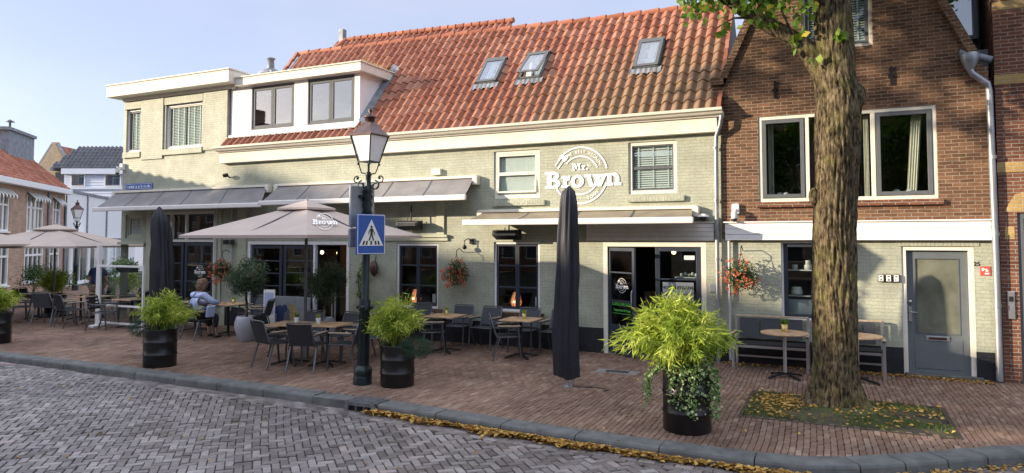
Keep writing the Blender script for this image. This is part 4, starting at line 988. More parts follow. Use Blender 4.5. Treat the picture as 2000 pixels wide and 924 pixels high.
# wall anchors
for x, z in ((-.99, 5.05), (.9, 5.12)):
    mb = MB(); mb.box(x-.02, x+.02, -.06, -.02, z-.16, z+.16); mb.box(x-.05, x+.05, -.05, -.02, z-.02, z+.02); mb.tube([(x+.02, -.05, z+.1), (x+.07, -.05, z+.14)], .012, 5); mb.build('wall_anchor', 'black', BH)
mb = MB(); mb.box(-1.36, 1.62, -.09, .08, 2.88, 2.965); mb.build('sill', 'red', BH, bevel=.006)
# big window group: fixed frame with two grey casements
mb = MB(); frame(mb, -1.3, 1.55, 2.98, 4.57, .0, .09, .065); mb.box(-.50, -.43, .0, .09, 3.045, 4.505); mb.box(.56, .63, .0, .09, 3.045, 4.505)
f = mb.build('window', 'cream', BH, bevel=.005)
mb = MB(); frame(mb, -1.23, -.51, 3.05, 4.50, -.015, .04, .07); mb.build('casement', 'gframe', f, bevel=.005)
mb = MB(); frame(mb, .64, 1.48, 3.05, 4.50, -.015, .04, .07); mb.build('casement', 'gframe', f, bevel=.005)
MB().box(-1.2, 1.45, .045, .051, 3.06, 4.49).build('pane', 'glass', f)
mb = MB()
for x0, x1, sl in ((-1.15, -1.05, 0), (1.2, 1.36, .1), (.45, .54, 0)):
    K = 14
    for k in range(K):
        xa = x0+(x1-x0)*k/K; mb.add([(xa-sl, .2+.02*math.sin(k*2), 3.06), (xa+(x1-x0)/K-sl, .2+.02*math.sin(k*2+2), 3.06), (xa+(x1-x0)/K, .2+.02*math.sin(k*2+2), 4.5), (xa, .2+.02*math.sin(k*2), 4.5)], [(0, 1, 2, 3)])
mb.build('curtain', 'curtain', f)
mb = MB()
for x in (-.95, -.85, .95, 1.15): mb.ball((x, .2, 3.12), .05, 6, sx=1.3); mb.box(x-.06, x+.06, .14, .26, 3.05, 3.08)
mb.build_each('sill_ornament', 'potwhite', f)
mb = MB(); mb.box(-1.9, 2.2, .24, 6.5, 2.5, 2.62); mb.box(-1.9, 2.2, 3.4, 3.5, 0, 5.1); mb.box(-1.9, 2.2, .26, 6.5, 5.0, 5.1); mb.box(-1.9, -1.85, .24, 3.4, 0, 5); mb.box(2.15, 2.2, .24, 3.4, 0, 5); mb.box(.5, .55, .24, 3.4, 0, 2.5); mb.box(-1.3, 1.4, 1.1, 1.2, 5.2, 7.2)
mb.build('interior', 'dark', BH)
window(BH, gx0, gx1, gz[0], gz[1], -.02, 1, 1, 'cream', 'gframe', 'glass', ow=.06, sw=.06, blind=[(gx0+.12, gx1-.12, gz[0]+.1, gz[1]-.1)])
# ground floor window with plates on shelves
f = window(BH, -.94, .02, .84, 2.26, 0, 1, 1, 'white', 'dframe', 'glass', ow=.035, sw=.07)
mb = MB(); mb.box(-.9, 0, .13, .2, .78, .83); mb.box(-.85, -.05, .2, .4, 1.72, 1.74); mb.box(-.85, -.05, .2, .4, 1.25, 1.265)
mb.build('shelf', 'potwhite', f)
mb = MB()
for x, z, r in ((-.72, 1.74, .05), (-.5, 1.74, .075), (-.5, 1.82, .05), (-.25, 1.74, .09), (-.7, 1.27, .1), (-.35, 1.27, .09), (-.7, 1.33, .09)):
    mb.lathe([(r*.7, 0), (r, .02), (r, .08), (r*.9, .09)], (x, .29, z), 12)
mb.build_each('crockery', 'potwhite', f)
MB().box(-.86, -.04, .17, .18, .9, 1.2).build('film', 'signback', f)
# door with reeded glass
mb = MB(); frame(mb, .98, 2.02, 0, 2.18, .02, .12, .07, 0, .001); mb.box(1.05, 1.95, .0, .2, 0, .04); mb.build('door_frame', 'cream', BH, bevel=.006)
mb = MB(); x0, x1 = 1.055, 1.945
frame(mb, x0, x1, .045, 2.1, .09, .135, .13, 0, .66); mb.box(x0+.1, x1-.1, .082, .09, .12, .62)
d = mb.build('door', 'gdoor', BH, bevel=.006)
mb = MB(); frame(mb, x0+.12, x1-.12, .70, 1.98, .082, .095, .018); mb.build('beading', 'gframe', d)
mb = MB(); K = 60; vs = []
for k in range(K*2+1):
    x = x0+.12+(x1-x0-.24)*k/(2*K); y = .10 if k % 2 else .106; vs += [(x, y, .69), (x, y, 1.98)]
mb.add(vs, [(2*k, 2*k+2, 2*k+3, 2*k+1) for k in range(2*K)]); mb.build('reeded_pane', 'reeded', d)
mb = MB(); mb.box(1.32, 1.66, .07, .09, .59, .67); mb.build('letter_plate', 'alu', d, bevel=.004)
MB().box(1.36, 1.62, .066, .071, .61, .65).build('letter_flap', 'copper', d)
mb = MB(); mb.box(1.075, 1.125, .072, .09, .9, 1.15); mb.tube([(1.1, .07, 1.06), (1.1, .04, 1.06), (1.2, .04, 1.06)], .01, 6); mb.ball((1.1, .06, 1.24), .03, 8); mb.build('handle', 'alu', d)
mb = MB(); text_part(mb, '25', .095, facing(2.06, -.006, 1.86), 0, .001); mb.build('house_number', 'ink', BH)
MB().box(1.0, 2.1, -.12, .05, -.02, .05).build('doorstep', 'kerb', BH, bevel=.008)
# downpipe with hopper and the side dormer in the valley
mb = MB(); mb.lathe([(.05, -.16), (.12, -.02), (.14, .1), (.13, .12)], (2.03, -.12, 5.24), 12); mb.tube([(2.03, -.12, 5.1), (2.06, -.12, 5.02), (2.27, -.1, 4.84), (2.29, -.1, 4.7), (2.31, -.1, 2.0), (2.31, -.1, .03)], .05, 12)
for z in (1.2, 2.35, 3.6): mb.lathe([(.058, 0), (.058, .06)], (2.31, -.1, z), 12)
mb.build('downpipe', 'zinc', BH)
mb = MB(); mb.tube([(1.9, -.02, 5.42), (2.25, -.02, 5.28), (2.35, -.02, 5.24)], .06, 6); mb.box(1.62, 2.36, .3, 2.5, 5.2, 5.5); mb.build('valley_gutter', 'lead', BH)
mb = MB(); frame(mb, 1.72, 2.26, 5.75, 7.3, .5, .6, .07); o = mb.build('side_window', 'dframe', BH); MB().box(1.78, 2.2, .55, .555, 5.8, 7.25).build('pane', 'skyglass', o); MB().box(1.68, 2.3, .62, 2, 5.5, 7.4).build('cheek', 'dark', o)
# small fittings on the wall
for i, ch in enumerate('ABC'):
    t = thing('key_safe', 'small grey key safe marked %s beside the grey door' % ch, 'key safe', (.665+i*.115, 0, 1.63), 0, 'key safes by the grey door')
    MB().box(-.045, .045, -.045, 0, -.065, .065).build('case', 'black', t, bevel=.006); MB().box(-.036, .036, -.05, -.045, -.055, .055).build('face', 'signwhite', t, bevel=.003)
    mb = MB(); text_part(mb, ch, .06, facing(0, -.052, -.045)); mb.box(-.018, .018, -.053, -.05, .02, .038); mb.build('lettering', 'ink', t)
t = thing('red_sign', 'small square red sign on the pale green wall right of the grey door', 'sign', (2.175, 0, 1.78))
MB().box(-.07, .07, -.012, 0, -.075, .075).build('plate', 'redsign', t); mb = MB(); mb.box(-.05, -.02, -.014, -.012, .0, .05); mb.box(-.02, .03, -.0141, -.012, .02, .035); mb.box(.0, .04, -.0142, -.012, -.01, .01); mb.box(-.01, .05, -.0143, -.012, -.055, -.03); mb.build('lettering', 'signwhite', t)
# ================================================================== RED BRICK HOUSE, RIGHT EDGE
RH = building('red_brick_house', 'dark red brick house with ochre brick bands at the right edge', 'house', (5.5, 3.5, 0))
rops = [(2.62, 3.9, 0, 2.72), (4.6, 6.2, .9, 2.8), (3.4, 4.8, 3.9, 5.5)]
mb = MB(); wall(mb, 2.38, 8.4, 0, 9, rops, -.03); mb.box(2.38, 8.4, 6.9, 7, 0, 9); mb.add([(2.385, -.03, 5), (2.385, 7, 5), (2.385, 7, 9), (2.385, -.03, 9)], [(0, 3, 2, 1)]); mb.build('wall', 'red', RH)
mb = MB()
for z, h in ((6.05, .14), (4.82, .16), (3.38, .17)): mb.box(2.375, 8.41, -.036, .0, z, z+h)
mb.prism([(2.45, 2.74), (4.1, 2.74), (4.1, 3.0), (3.3, 3.2), (2.6, 3.02)], -.04, 0); mb.box(2.45, 2.58, -.036, 0, 2.3, 2.5)
mb.build_each('brick_band', 'ochre', RH)
mb = MB(); frame(mb, 2.62, 3.9, 0, 2.72, .0, .1, .09, 0, .001); mb.box(2.71, 3.81, .0, .1, 2.2, 2.28)
for i in range(7): mb.prismx([(.02, 2.3+i*.055), (.07, 2.33+i*.055), (.07, 2.34+i*.055), (.02, 2.31+i*.055)], 2.71, 3.81)
mb.build('door_frame', 'gframe', RH, bevel=.005)
mb = MB(); frame(mb, 2.72, 3.8, .03, 2.19, .05, .1, .12, 0, .3); d = mb.build('door', 'dframe', RH); MB().box(2.8, 3.7, .07, .076, .3, 2.1).build('pane', 'glass', d)
window(RH, 4.6, 6.2, .9, 2.8, -.03, 2, 1); window(RH, 3.4, 4.8, 3.9, 5.5, -.03, 2, 1)
mb = MB(); mb.box(2.45, 8.3, .4, .5, 0, 8.9); mb.build('interior', 'dark', RH)
MB().prismz([(2.3, -.05), (8.5, -.05), (8.5, 7.1), (2.3, 7.1)], 9.0, 9.25).build('roof', 'lead', RH)
t = thing('intercom', 'steel intercom panel on the dark red brick pier right of the zinc downpipe', 'intercom', (2.5, -.03, 1.24))
MB().box(-.05, .05, -.03, 0, -.22, .22).build('plate', 'alu', t, bevel=.006); mb = MB(); mb.box(-.03, .03, -.036, -.03, .06, .14); mb.build('camera_window', 'blackplastic', t)
# ================================================================== LEFT BACKGROUND
def rotw(cx, cy, ang): return Matrix.Translation((cx, cy, 0)) @ Matrix.Rotation(ang, 4, 'Z')
CX, CY_ = -33.4, 7.2
dirA = math.atan2(.75, -.66)            # receding direction of the side street
# local frame: +x runs away from the camera along the facade, outside is -y side
def bld(name, label, cat, cx, cy, ang):
    o = thing(name, label, cat, (cx, cy, 0), ang); return o
FH = bld('far_brick_house', 'two storey brick house with red tiled roof and white windows across the side street', 'house', CX, CY_, dirA-math.pi)
# local x: from the far corner (0) towards the camera (+), local y: + goes towards the street? facade in y=0, interior on -y... built with outside = +y
def flipwall(par, name, mat, x0, x1, z0, z1, ops, t=.25):
    mb = MB(Matrix.Diagonal((1, -1, 1, 1))); wall(mb, x0, x1, z0, z1, ops, 0, t)
    mb.f = [f[::-1] for f in mb.f]; return mb.build(name, mat, par)
wl = [(.55, 1.75, .6, 2.15), (2.6, 4.6, .5, 2.2), (6.2, 8.2, .5, 2.2), (.55, 1.5, 2.75, 4.1), (2.7, 4.5, 2.6, 4.15), (6.3, 8.1, 2.6, 4.15), (9.5, 11, .5, 2.2), (9.5, 11, 2.6, 4.15)]
flipwall(FH, 'wall', 'farbrick', 0, 16, 0, 4.45, wl)
for (a, b, c, d_) in wl:
    mb = MB(); y0, y1 = -.08, -.02
    frame(mb, a, b, c, d_, y0, y1+.03, .07); n = 2 if b-a < 1.4 else 4
    for i in range(1, n): x = a+(b-a)*i/n; mb.box(x-.035, x+.035, y0, y1, c, d_)
    z = c+(d_-c)*.66; mb.box(a, b, y0, y1+.01, z-.04, z+.04); mb.box(a-.05, b+.05, -.02, .08, c-.06, c)
    f = mb.build('window', 'white', FH); MB().box(a+.05, b-.05, -.06, -.055, c+.05, d_-.05).build('pane', 'skyglass' if c > 2 else 'glass', f)
    if c > 2:
        mb = MB(); K = 12
        for k in range(K):
            xa = a-.05+(b-a+.1)*k/K; xb = a-.05+(b-a+.1)*(k+1)/K; mb.add([(xa, .02, d_+.1), (xb, .02, d_+.1), (xb, .3, d_-.15), (xa, .3, d_-.15)], [(0, 1, 2, 3)], k % 2); mb.add([(xa, .3, d_-.15), (xb, .3, d_-.15), ((xa+xb)/2, .3, d_-.3)], [(0, 1, 2)], k % 2)
        mb.build('striped_awning', ['signwhite', 'black'], f)
MB().box(0, 16, -1.2, -1.0, 0, 4.4).build('interior', 'dark', FH)
MB().box(-.1, 16, -.02, .32, 4.42, 4.66).build('gutter', 'white', FH, bevel=.02)
mb = MB(); mb.tube([(2.15, .05, 4.4), (2.15, .05, 0)], .05, 8); mb.tube([(-.1, .05, 4.4), (-.1, .05, 0)], .05, 8); mb.build('downpipe', 'lead', FH)
def RP3(x, s, h=0): return (x, .22-s*.76+h*.65, 4.66+s*.65+h*.76)
o = tiles('roof', FH, 'tile_plain', .0, 16, 10, lambda x: 2.2, RP3, amp=.03, tw=.24)
mb = MB(); mb.add([(0, .2, 4.6), (0, -2.8, 4.6), (0, -1.42, 6.05)], [(0, 1, 2)]); mb.add([(0, -1.42, 6.05), (16, -1.42, 6.05), (16, -4.8, 4.6), (0, -4.8, 4.6)], [(0, 1, 2, 3)]); mb.box(0, 16, -5, -4.8, 0, 4.6); mb.box(.01, .2, -4.8, -.25, 0, 4.6); mb.build('gable_side', 'farbrick', FH)
mb = MB(); mb.box(.35, 3.2, -4.5, -1.2, 5.6, 7.0); mb.box(.28, 3.3, -4.6, -1.12, 7.0, 7.13); mb.lathe([(.05, 0), (.05, .5), (.2, .5), (.02, .62)], (1.2, -1.9, 7.13), 8); mb.build('roof_unit', 'lead', FH)
# white modern building beyond
WB = bld('white_modern_building', 'low white plastered building with shop windows beyond the side street lantern', 'building', CX, CY_, dirA-math.pi)
so = [(-1.1, -.25, 0, 2.1), (-3.9, -1.5, .1, 2.25), (-7.6, -4.3, .1, 2.25), (-10.5, -8.0, .1, 2.25)]
flipwall(WB, 'wall', 'white', -14, -.15, 0, 4.6, so)
for (a, b, c, d_) in so:
    mb = MB(); frame(mb, a, b, c, d_, -.1, -.02, .07); n = max(1, int((b-a)/1.1))
    for i in range(1, n): x = a+(b-a)*i/n; mb.box(x-.03, x+.03, -.1, -.03, c, d_)
    f = mb.build('shop_window', 'white', WB); MB().box(a+.05, b-.05, -.06, -.055, c+.05, d_-.05).build('pane', 'glass', f)
MB().box(-14, 0, -2.6, -2.4, 0, 4.5).build('interior', 'dark', WB)
mb = MB(); mb.box(-14, -.1, -.3, .06, 4.6, 4.72); mb.box(-3.6, -3.45, .0, .05, 2.3, 4.6); mb.box(-7.2, -7.0, 0, .05, 2.3, 4.6); mb.box(-14, -.15, -.01, .12, 2.26, 2.36); mb.build('parapet', 'lead', WB)
mb = MB(); mb.box(-3.0, -1.7, .02, .9, 2.36, 2.52); mb.build('canopy', 'white', WB)
mb = MB()
for i in range(9): mb.ball((-2+i*-.18, -1.3, 1.9-.15*math.sin(i*.4)), .03, 5)
mb.build('fairy_lights', 'glowbulb', WB)
# dark roofed house with pale cladding, further back, parallel to the picture
def camxy(u, Z): r = (u-1000)/F*Z; return (math.cos(PSI)*r-math.sin(PSI)*Z, -13.54+math.sin(PSI)*r+math.cos(PSI)*Z)
DH = bld('dark_roof_house', 'house with dark glazed roof tiles above pale blue boarding, left of the cafe corner', 'house', -50.7, 17.9, PSI)
mb = MB(); x0, x1 = 0, 9
for i in range(12): mb.prismx([(0, 4.6+i*.2), (-.04, 4.6+i*.2), (-.01, 4.795+i*.2), (0, 4.8+i*.2)], x0, x1)
mb.box(x0, x1, 0, 6, 0, 7.0); mb.build('cladding', 'paleblue', DH)
mb = MB(); mb.box(x0-.1, x1, -.25, 0, 7.0, 7.4); mb.box(x0, x1, -.12, 0, 5.9, 6.05); mb.build('fascia', 'paleblue', DH)
for a, b in ((.5, 1.55), (2.95, 4.15)):
    mb = MB(); frame(mb, a, b, 6.1, 7.0, -.08, .02, .07); f = mb.build('window', 'white', DH); MB().box(a+.06, b-.06, -.05, -.04, 6.15, 6.95).build('pane', 'skyglass', f)
def RP4(x, s, h=0): return (x, -.2+s*.68-h*.73, 7.4+s*.73+h*.68)
tiles('roof', DH, 'tile_dark', -1.5, 9.2, 7, lambda x: 2.45, RP4, tw=.31, amp=.05, skip=lambda x, s: x < -1.1+s*.5, K=6)
mb = MB(); mb.prismx([(.0, 7.3), (1.55, 9.1), (3.2, 7.3)], .3, 9.2); mb.box(-1.0, x0, .5, 6, 0, 7.2); mb.add([(-1.1, -.1, 7.3), (.3, 1.5, 9.1), (-1.1, 3.2, 7.3)], [(0, 1, 2)]); mb.add([(-1.1, -.1, 7.3), (.3, 1.5, 9.1), (.3, .1, 7.3)], [(0, 2, 1)]); mb.build('gable_side', 'tile_dark', DH)
# gable house far behind
gx_0, gy_0 = camxy(101, 60)
GH = bld('gable_house', 'yellow brown brick gable with an orange roof rising behind the red tiled house', 'house', gx_0, gy_0, PSI)
mb = MB(); mb.prism([(-3.2, 0), (3.2, 0), (3.2, 5.4), (.25, 10.5), (.25, 10.75), (-.22, 10.75), (-.22, 10.5), (-3.2, 5.4)], 0, .4); mb.build('wall', 'gablebrick', GH)
mb = MB(); mb.bar((-3.3, .2, 5.4), (-.2, .2, 10.6), .4, .16); mb.bar((3.3, .2, 5.4), (.2, .2, 10.6), .4, .16); mb.build('coping', 'lead', GH)
def RP5(y, s, h=0): return (3.3-s*.51+h*.86, y, 5.2+s*.86+h*.51)
tiles('roof', GH, 'tile_plain', .35, 12, 10, lambda x: 6.1, RP5, tw=.3, amp=.03, K=5)
mb = MB(); mb.add([(0, .4, 10.4), (3.3, .4, 5.2), (3.3, 12, 5.2), (0, 12, 10.4), (-3.3, .4, 5.2), (-3.3, 12, 5.2)], [(0, 1, 2, 3), (0, 3, 5, 4)]); mb.bar((.02, .3, 10.45), (.02, 12, 10.45), .2, .12); mb.build('roof_deck', 'lead', GH)
# ================================================================== HOUSES ACROSS THE STREET (behind the camera: they shade the square and show in the panes)
def across(xc, w_, he, hr, mat, lab, y=-31):
    t = building('street_house', lab, 'house', (xc, y-4, 0), 'houses across the street')
    mb = MB(); ops_ = []
    z = .9
    while z < he-1.6:
        n = max(2, int(w_/1.8)); 
        for i in range(n):
            x = xc-w_/2+w_*(i+.5)/n; ops_.append((x-.5, x+.5, z, z+1.6))
        z += 2.9
    mb = MB(Matrix.Translation((0, 2*y, 0)) @ Matrix.Diagonal((1, -1, 1, 1))); wall(mb, xc-w_/2, xc+w_/2, 0, he, ops_, y, .25); mb.f = [f[::-1] for f in mb.f]
    mb.M = None; mb.box(xc-w_/2, xc-w_/2+.2, y-3.4, y-.25, 0, he); mb.box(xc+w_/2-.2, xc+w_/2, y-3.4, y-.25, 0, he)
    mb.prism([(xc-w_/2, he), (xc+w_/2, he), (xc, hr)], y-.25, y-.0); mb.prism([(xc-w_/2, he), (xc+w_/2, he), (xc, hr)], y-3.4, y-3.2); mb.build('wall', mat, t)
    mb = MB(); mb.add([(xc-w_/2-.1, y+.1, he-.1), (xc, y+.1, hr+.1), (xc, y-3.4, hr+.1), (xc-w_/2-.1, y-3.4, he-.1)], [(0, 1, 2, 3)]); mb.add([(xc+w_/2+.1, y+.1, he-.1), (xc, y+.1, hr+.1), (xc, y-3.4, hr+.1), (xc+w_/2+.1, y-3.4, he-.1)], [(3, 2, 1, 0)]); mb.build('roof', 'tile_dark', t)
    mb = MB()
    for (a, b, c, d_) in ops_: frame(mb, a, b, c, d_, y-.12, y-.04, .07); mb.box(a, b, y-.12, y-.04, c+1.0, c+1.06)
    mb.build('window_frames', 'white', t); MB().box(xc-w_/2+.2, xc+w_/2-.2, y-.2, y-.16, .5, he-.3).build('panes', 'tile_dark', t)
HH = [(-79, 8, 12.5, 15.2), (-70.8, 8.2, 13.5, 15.5), (-65.1, 3.2, 14.2, 15.0), (-61.9, 3.2, 15.4, 17.3), (-56.3, 8.0, 14.8, 15.1), (-50.2, 4.3, 14.2, 14.5), (-44.9, 6.2, 11.6, 12.3), (-38.8, 6, 10.6, 11.8), (-32.6, 6.3, 10.2, 12.6), (-25.9, 7, 10.6, 13), (-18.5, 7.6, 10.2, 12.6), (-11, 7.2, 11, 13), (-3.3, 8, 10, 12.5), (4.6, 7.6, 11, 13.5), (12.5, 8, 10, 12)]
HL = ['far end brick house across the street, outside the picture', 'tall far brick house across the street, outside the picture', 'flat gabled house next to the narrow one, outside the picture', 'narrow house with the highest pointed gable, outside the picture', 'wide house beside the narrow pointed one, outside the picture', 'very narrow flat topped house across the street, outside the picture',
      'low wide house across the street, outside the picture', 'lowest house across the street, outside the picture', 'red gabled house across the street facing the cafe dormer', 'yellow gabled house across the street, outside the picture', 'grey roofed house across the street, behind the viewer on the left', 'brown house across the street, behind the viewer', 'brick house across the street, straight behind the viewer', 'high gabled house across the street, behind the viewer on the right', 'last house across the street on the right, outside the picture']
for i, (xc, w_, he, hr) in enumerate(HH):
    across(xc, w_-.02, he, hr, ('farbrick', 'brown', 'red', 'gablebrick')[i % 4], HL[i])
# ================================================================== STREET LANTERNS AND SIGNS
def lantern(name, label, loc, corner, scale=1.0, lean=0, group='street lanterns'):
    t = thing(name, label, 'street lamp', loc, 0, group); t.rotation_euler.y = lean; t.scale = (scale,)*3
    mb = MB(); mb.lathe([(.148, 0), (.15, .12), (.14, .14), (.15, .17), (.145, .24), (.11, .28), (.095, .30)], n=8); mb.build('base', 'castiron', t, bevel=.006)
    mb = MB(); mb.lathe([(.088, .3), (.074, 1.14), (.095, 1.16), (.102, 1.2), (.085, 1.24), (.094, 1.30), (.064, 1.36), (.056, 2.62), (.07, 2.7), (.085, 2.72), (.06, 2.78), (.085, 2.86), (.06, 2.92), (.095, 2.98), (.06, 3.03), (.085, 3.06), (.05, 3.12), (.04, 3.3), (.055, 3.33), (.03, 3.38)], n=12)
    for k in range(8):
        a = 2*math.pi*k/8; mb.tube([(.086*math.cos(a), .086*math.sin(a), .3), (.074*math.cos(a), .074*math.sin(a), 1.13)], .011, 5)
    for k in range(4):
        a = 2*math.pi*k/4+.4; mb.ball((.105*math.cos(a), .105*math.sin(a), 1.22), .035, 6)
    mb.build('post', 'castiron', t)
    mb = MB()
    for sgn in (-1, 1):
        for yy in (0,):
            pts = []
            for k in range(15):
                a = math.pi*1.5*k/14; pts.append((sgn*(.13+.075*math.cos(math.pi-a)), 0, 3.17-.075*math.sin(a)*.9))
            mb.tube(pts, .014, 6)
            pts = []
            for k in range(14):
                a = -math.pi*.5+math.pi*1.35*k/13; pts.append((sgn*(.235+.05*math.cos(a)), 0, 3.26+.05*math.sin(a)))
            mb.tube(pts, .012, 6); mb.ball((sgn*.215, 0, 3.275), .022, 6)
            mb.tube([(sgn*.04, 0, 3.14), (sgn*.14, 0, 3.2), (sgn*.24, 0, 3.21)], .014, 6)
    for sgn in (-1, 1):
        mb.tube([(0, sgn*.04, 3.14), (0, sgn*.12, 3.12), (0, sgn*.14, 3.2)], .014, 6)
    mb.build('scroll_bracket', 'castiron', t)
    mb = MB()
    for k in range(4):
        a = corner+k*math.pi/2; c, s = math.cos(a), math.sin(a)
        mb.tube([(.02*c, .02*s, 3.34), (.11*c, .11*s, 3.36), (.145*c, .145*s, 3.46), (.165*c, .165*s, 3.55)], .01, 6)
        mb.tube([(.165*c, .165*s, 3.53), (.30*c, .30*s, 3.96)], .012, 6); mb.ball((.165*c, .165*s, 3.50), .02, 6)
        a2 = a+math.pi/2; mb.tube([(.165*c, .165*s, 3.54), (.165*math.cos(a2), .165*math.sin(a2), 3.54)], .012, 6)
    mb.lathe([(.165, 3.53), (.165, 3.545), (.02, 3.55)], n=4, phase=corner, smooth=False)
    mb.tube([(0, 0, 3.33), (0, 0, 3.54)], .018, 8)
    mb.build('lantern_frame', 'castiron', t)
    mb = MB(); mb.lathe([(.155, 3.55), (.29, 3.955)], n=4, phase=corner, smooth=False); mb.build('lantern_glass', 'milk', t)
    mb = MB(); mb.lathe([(.32, 3.95), (.325, 3.97), (.25, 4.03), (.17, 4.10), (.11, 4.17)], n=4, phase=corner, smooth=False); mb.lathe([(.08, 4.15), (.08, 4.24), (.11, 4.25), (.105, 4.27), (.06, 4.30), (.02, 4.33), (.035, 4.36), (.035, 4.38), (.003, 4.42)], n=10)
    mb.build('lantern_hood', 'copper', t)
    return t
lantern('street_lantern', 'tall old style street lantern on the pavement carrying the blue pedestrian crossing sign', (-6.87, -4.51, 0), R(-50), lean=R(1.3))
def crossing_sign(lab, loc, ang, w=.6, h=.66, front=True):
    t = thing('pedestrian_crossing_sign' if front else 'road_sign', lab, 'road sign', loc, ang)   # faces local -y
    mb = MB(); mb.box(-w/2, w/2, 0, .045, -h/2, h/2); mb.build('sign_box', 'signblue' if front else 'signback', t, bevel=.02)
    mb = MB(); mb.box(-.1, .1, .045, .12, .14, .18); mb.box(-.1, .1, .045, .12, -.18, -.14); mb.build('clamp', 'black', t)
    if front:
        mb = MB(); frame(mb, -w/2+.012, w/2-.012, -h/2+.012, h/2-.012, -.0035, .001, .009)
        mb.prism([(-.235, -.18), (.235, -.18), (0, .235)], -.003, 0); mb.build('triangle', 'signwhite', t)
        mb = MB(); Y0, Y1 = -.006, -.0031
        def st(a, b, wd): 
            a, b = Vector((a[0], a[1])), Vector((b[0], b[1])); d = (b-a).normalized(); n = Vector((-d.y, d.x))*wd/2
            mb.prism([tuple(a-n), tuple(b-n), tuple(b+n), tuple(a+n)], Y0-random.uniform(0, .0008), Y1)
        mb.prism([(.02*math.cos(k*math.pi/5), .118+.022*math.sin(k*math.pi/5)) for k in range(10)], Y0, Y1)
        st((0, .095), (0, .0), .045); st((-.005, .01), (-.045, -.10), .024); st((.005, .01), (.04, -.10), .024); st((.02, .08), (.055, .02), .016); st((-.02, .08), (-.055, .035), .016); st((.055, .022), (.05, -.01), .013); st((-.055, .035), (-.048, .0), .013)
        for x in (-.165, -.1, -.01+.005, .09, .155): st((x*.82, -.105), (x, -.165), .03)
        mb.build('pictogram', 'ink', t)
    else:
        mb = MB(); mb.box(-w/2+.01, w/2-.01, -.004, 0, -h/2+.01, h/2-.01); mb.build('face', 'signblue', t)
    return t
crossing_sign('blue square sign with a walking figure in a white triangle, on the lantern post', (-6.66, -4.60, 2.375), R(-15+90), .56, .64)
crossing_sign('grey edge-on road sign above and behind the blue pedestrian crossing sign on the lantern post', (-6.92, -4.53, 2.82), R(180+90-12), .5, .66, False)
crossing_sign('lower grey edge-on road sign partly hidden behind the blue pedestrian crossing sign', (-6.93, -4.53, 2.32), R(180+90-12), .5, .3, False)
lantern('street_lantern', 'distant street lantern in front of the white building on the left', (-31.0, 6.3, 0), R(-62), scale=.92)
# ================================================================== FURNITURE
def make_chair(frame_mat='chairmetal', mesh_mat='mesh', slat=False):
    t = thing('armchair', 'x', 'chair', (0, 0, 0))       # faces +y
    mb = MB()
    if slat:
        for i in range(6): mb.box(-.23, .23, -.2+i*.073, -.145+i*.073, .435, .455)
    else:
        vs = []
        for i in range(7):
            for j in range(7): x = -.235+.47*i/6; y = -.21+.43*j/6; vs.append((x, y, .445-.018*math.sin(math.pi*i/6)*math.sin(math.pi*j/6)+.006*j/6))
        mb.add(vs, [(i*7+j, (i+1)*7+j, (i+1)*7+j+1, i*7+j+1) for i in range(6) for j in range(6)], 0, True)
        mb.add([(a, b, c-.006) for a, b, c in vs], [(i*7+j, i*7+j+1, (i+1)*7+j+1, (i+1)*7+j) for i in range(6) for j in range(6)], 0, True)
    mb.build('seat', mesh_mat, t)
    mb = MB()
    if slat:
        for i in range(4): mb.box(-.22, .22, -.255-i*.022, -.235-i*.022, .52+i*.085, .58+i*.085)
    else:
        vs = []
        for i in range(7):
            for j in range(7): x = -.225+.45*i/6; q = j/6; vs.append((x, -.225-.105*q-.02*math.sin(math.pi*i/6), .47+.36*q))
        mb.add(vs, [(i*7+j, (i+1)*7+j, (i+1)*7+j+1, i*7+j+1) for i in range(6) for j in range(6)], 0, True)
        mb.add([(a, b-.006, c) for a, b, c in vs], [(i*7+j, i*7+j+1, (i+1)*7+j+1, (i+1)*7+j) for i in range(6) for j in range(6)], 0, True)
    mb.build('backrest', mesh_mat, t)
    mb = MB(); mb.tube([(-.24, .23, .45), (-.24, -.21, .445), (-.235, -.235, .5), (-.23, -.335, .84), (-.2, -.345, .855), (.2, -.345, .855), (.23, -.335, .84), (.235, -.235, .5), (.24, -.21, .445), (.24, .23, .45), (-.24, .23, .45)], .013, 7); mb.build('seat_frame', frame_mat, t)
    for s in (-1, 1):
        mb = MB(); mb.bar((s*.245, .19, .64), (s*.255, .25, 0), .028, .022); mb.build('leg', frame_mat, t)
        mb = MB(); mb.bar((s*.245, -.15, .46), (s*.26, -.29, 0), .028, .022); mb.build('leg', frame_mat, t)
        mb = MB(); mb.bar((s*.25, -.265, .62), (s*.25, .21, .635), .026, .018); mb.build('arm_rail', frame_mat, t)
        mb = MB(); mb.box(s*.25-.027, s*.25+.027, -.2, .235, .646, .664); mb.build('armrest', 'wood' if not slat else frame_mat, t, bevel=.006)
    return t
chair0 = remember(make_chair()); chair0w = remember(make_chair(mesh_mat='mesh_lt')); chair0s = remember(make_chair(slat=True))
used = set()
def chair(x, y, ang, lab, group, src=None):
    src = src or chair0; rz = R(ang-90)
    if src.name not in used:
        used.add(src.name); src.location = (x, y, 0); src.rotation_euler = (0, 0, rz); src['label'] = lab; src['group'] = group; return src
    return dup(src, (x, y, 0), rz, lab, group)
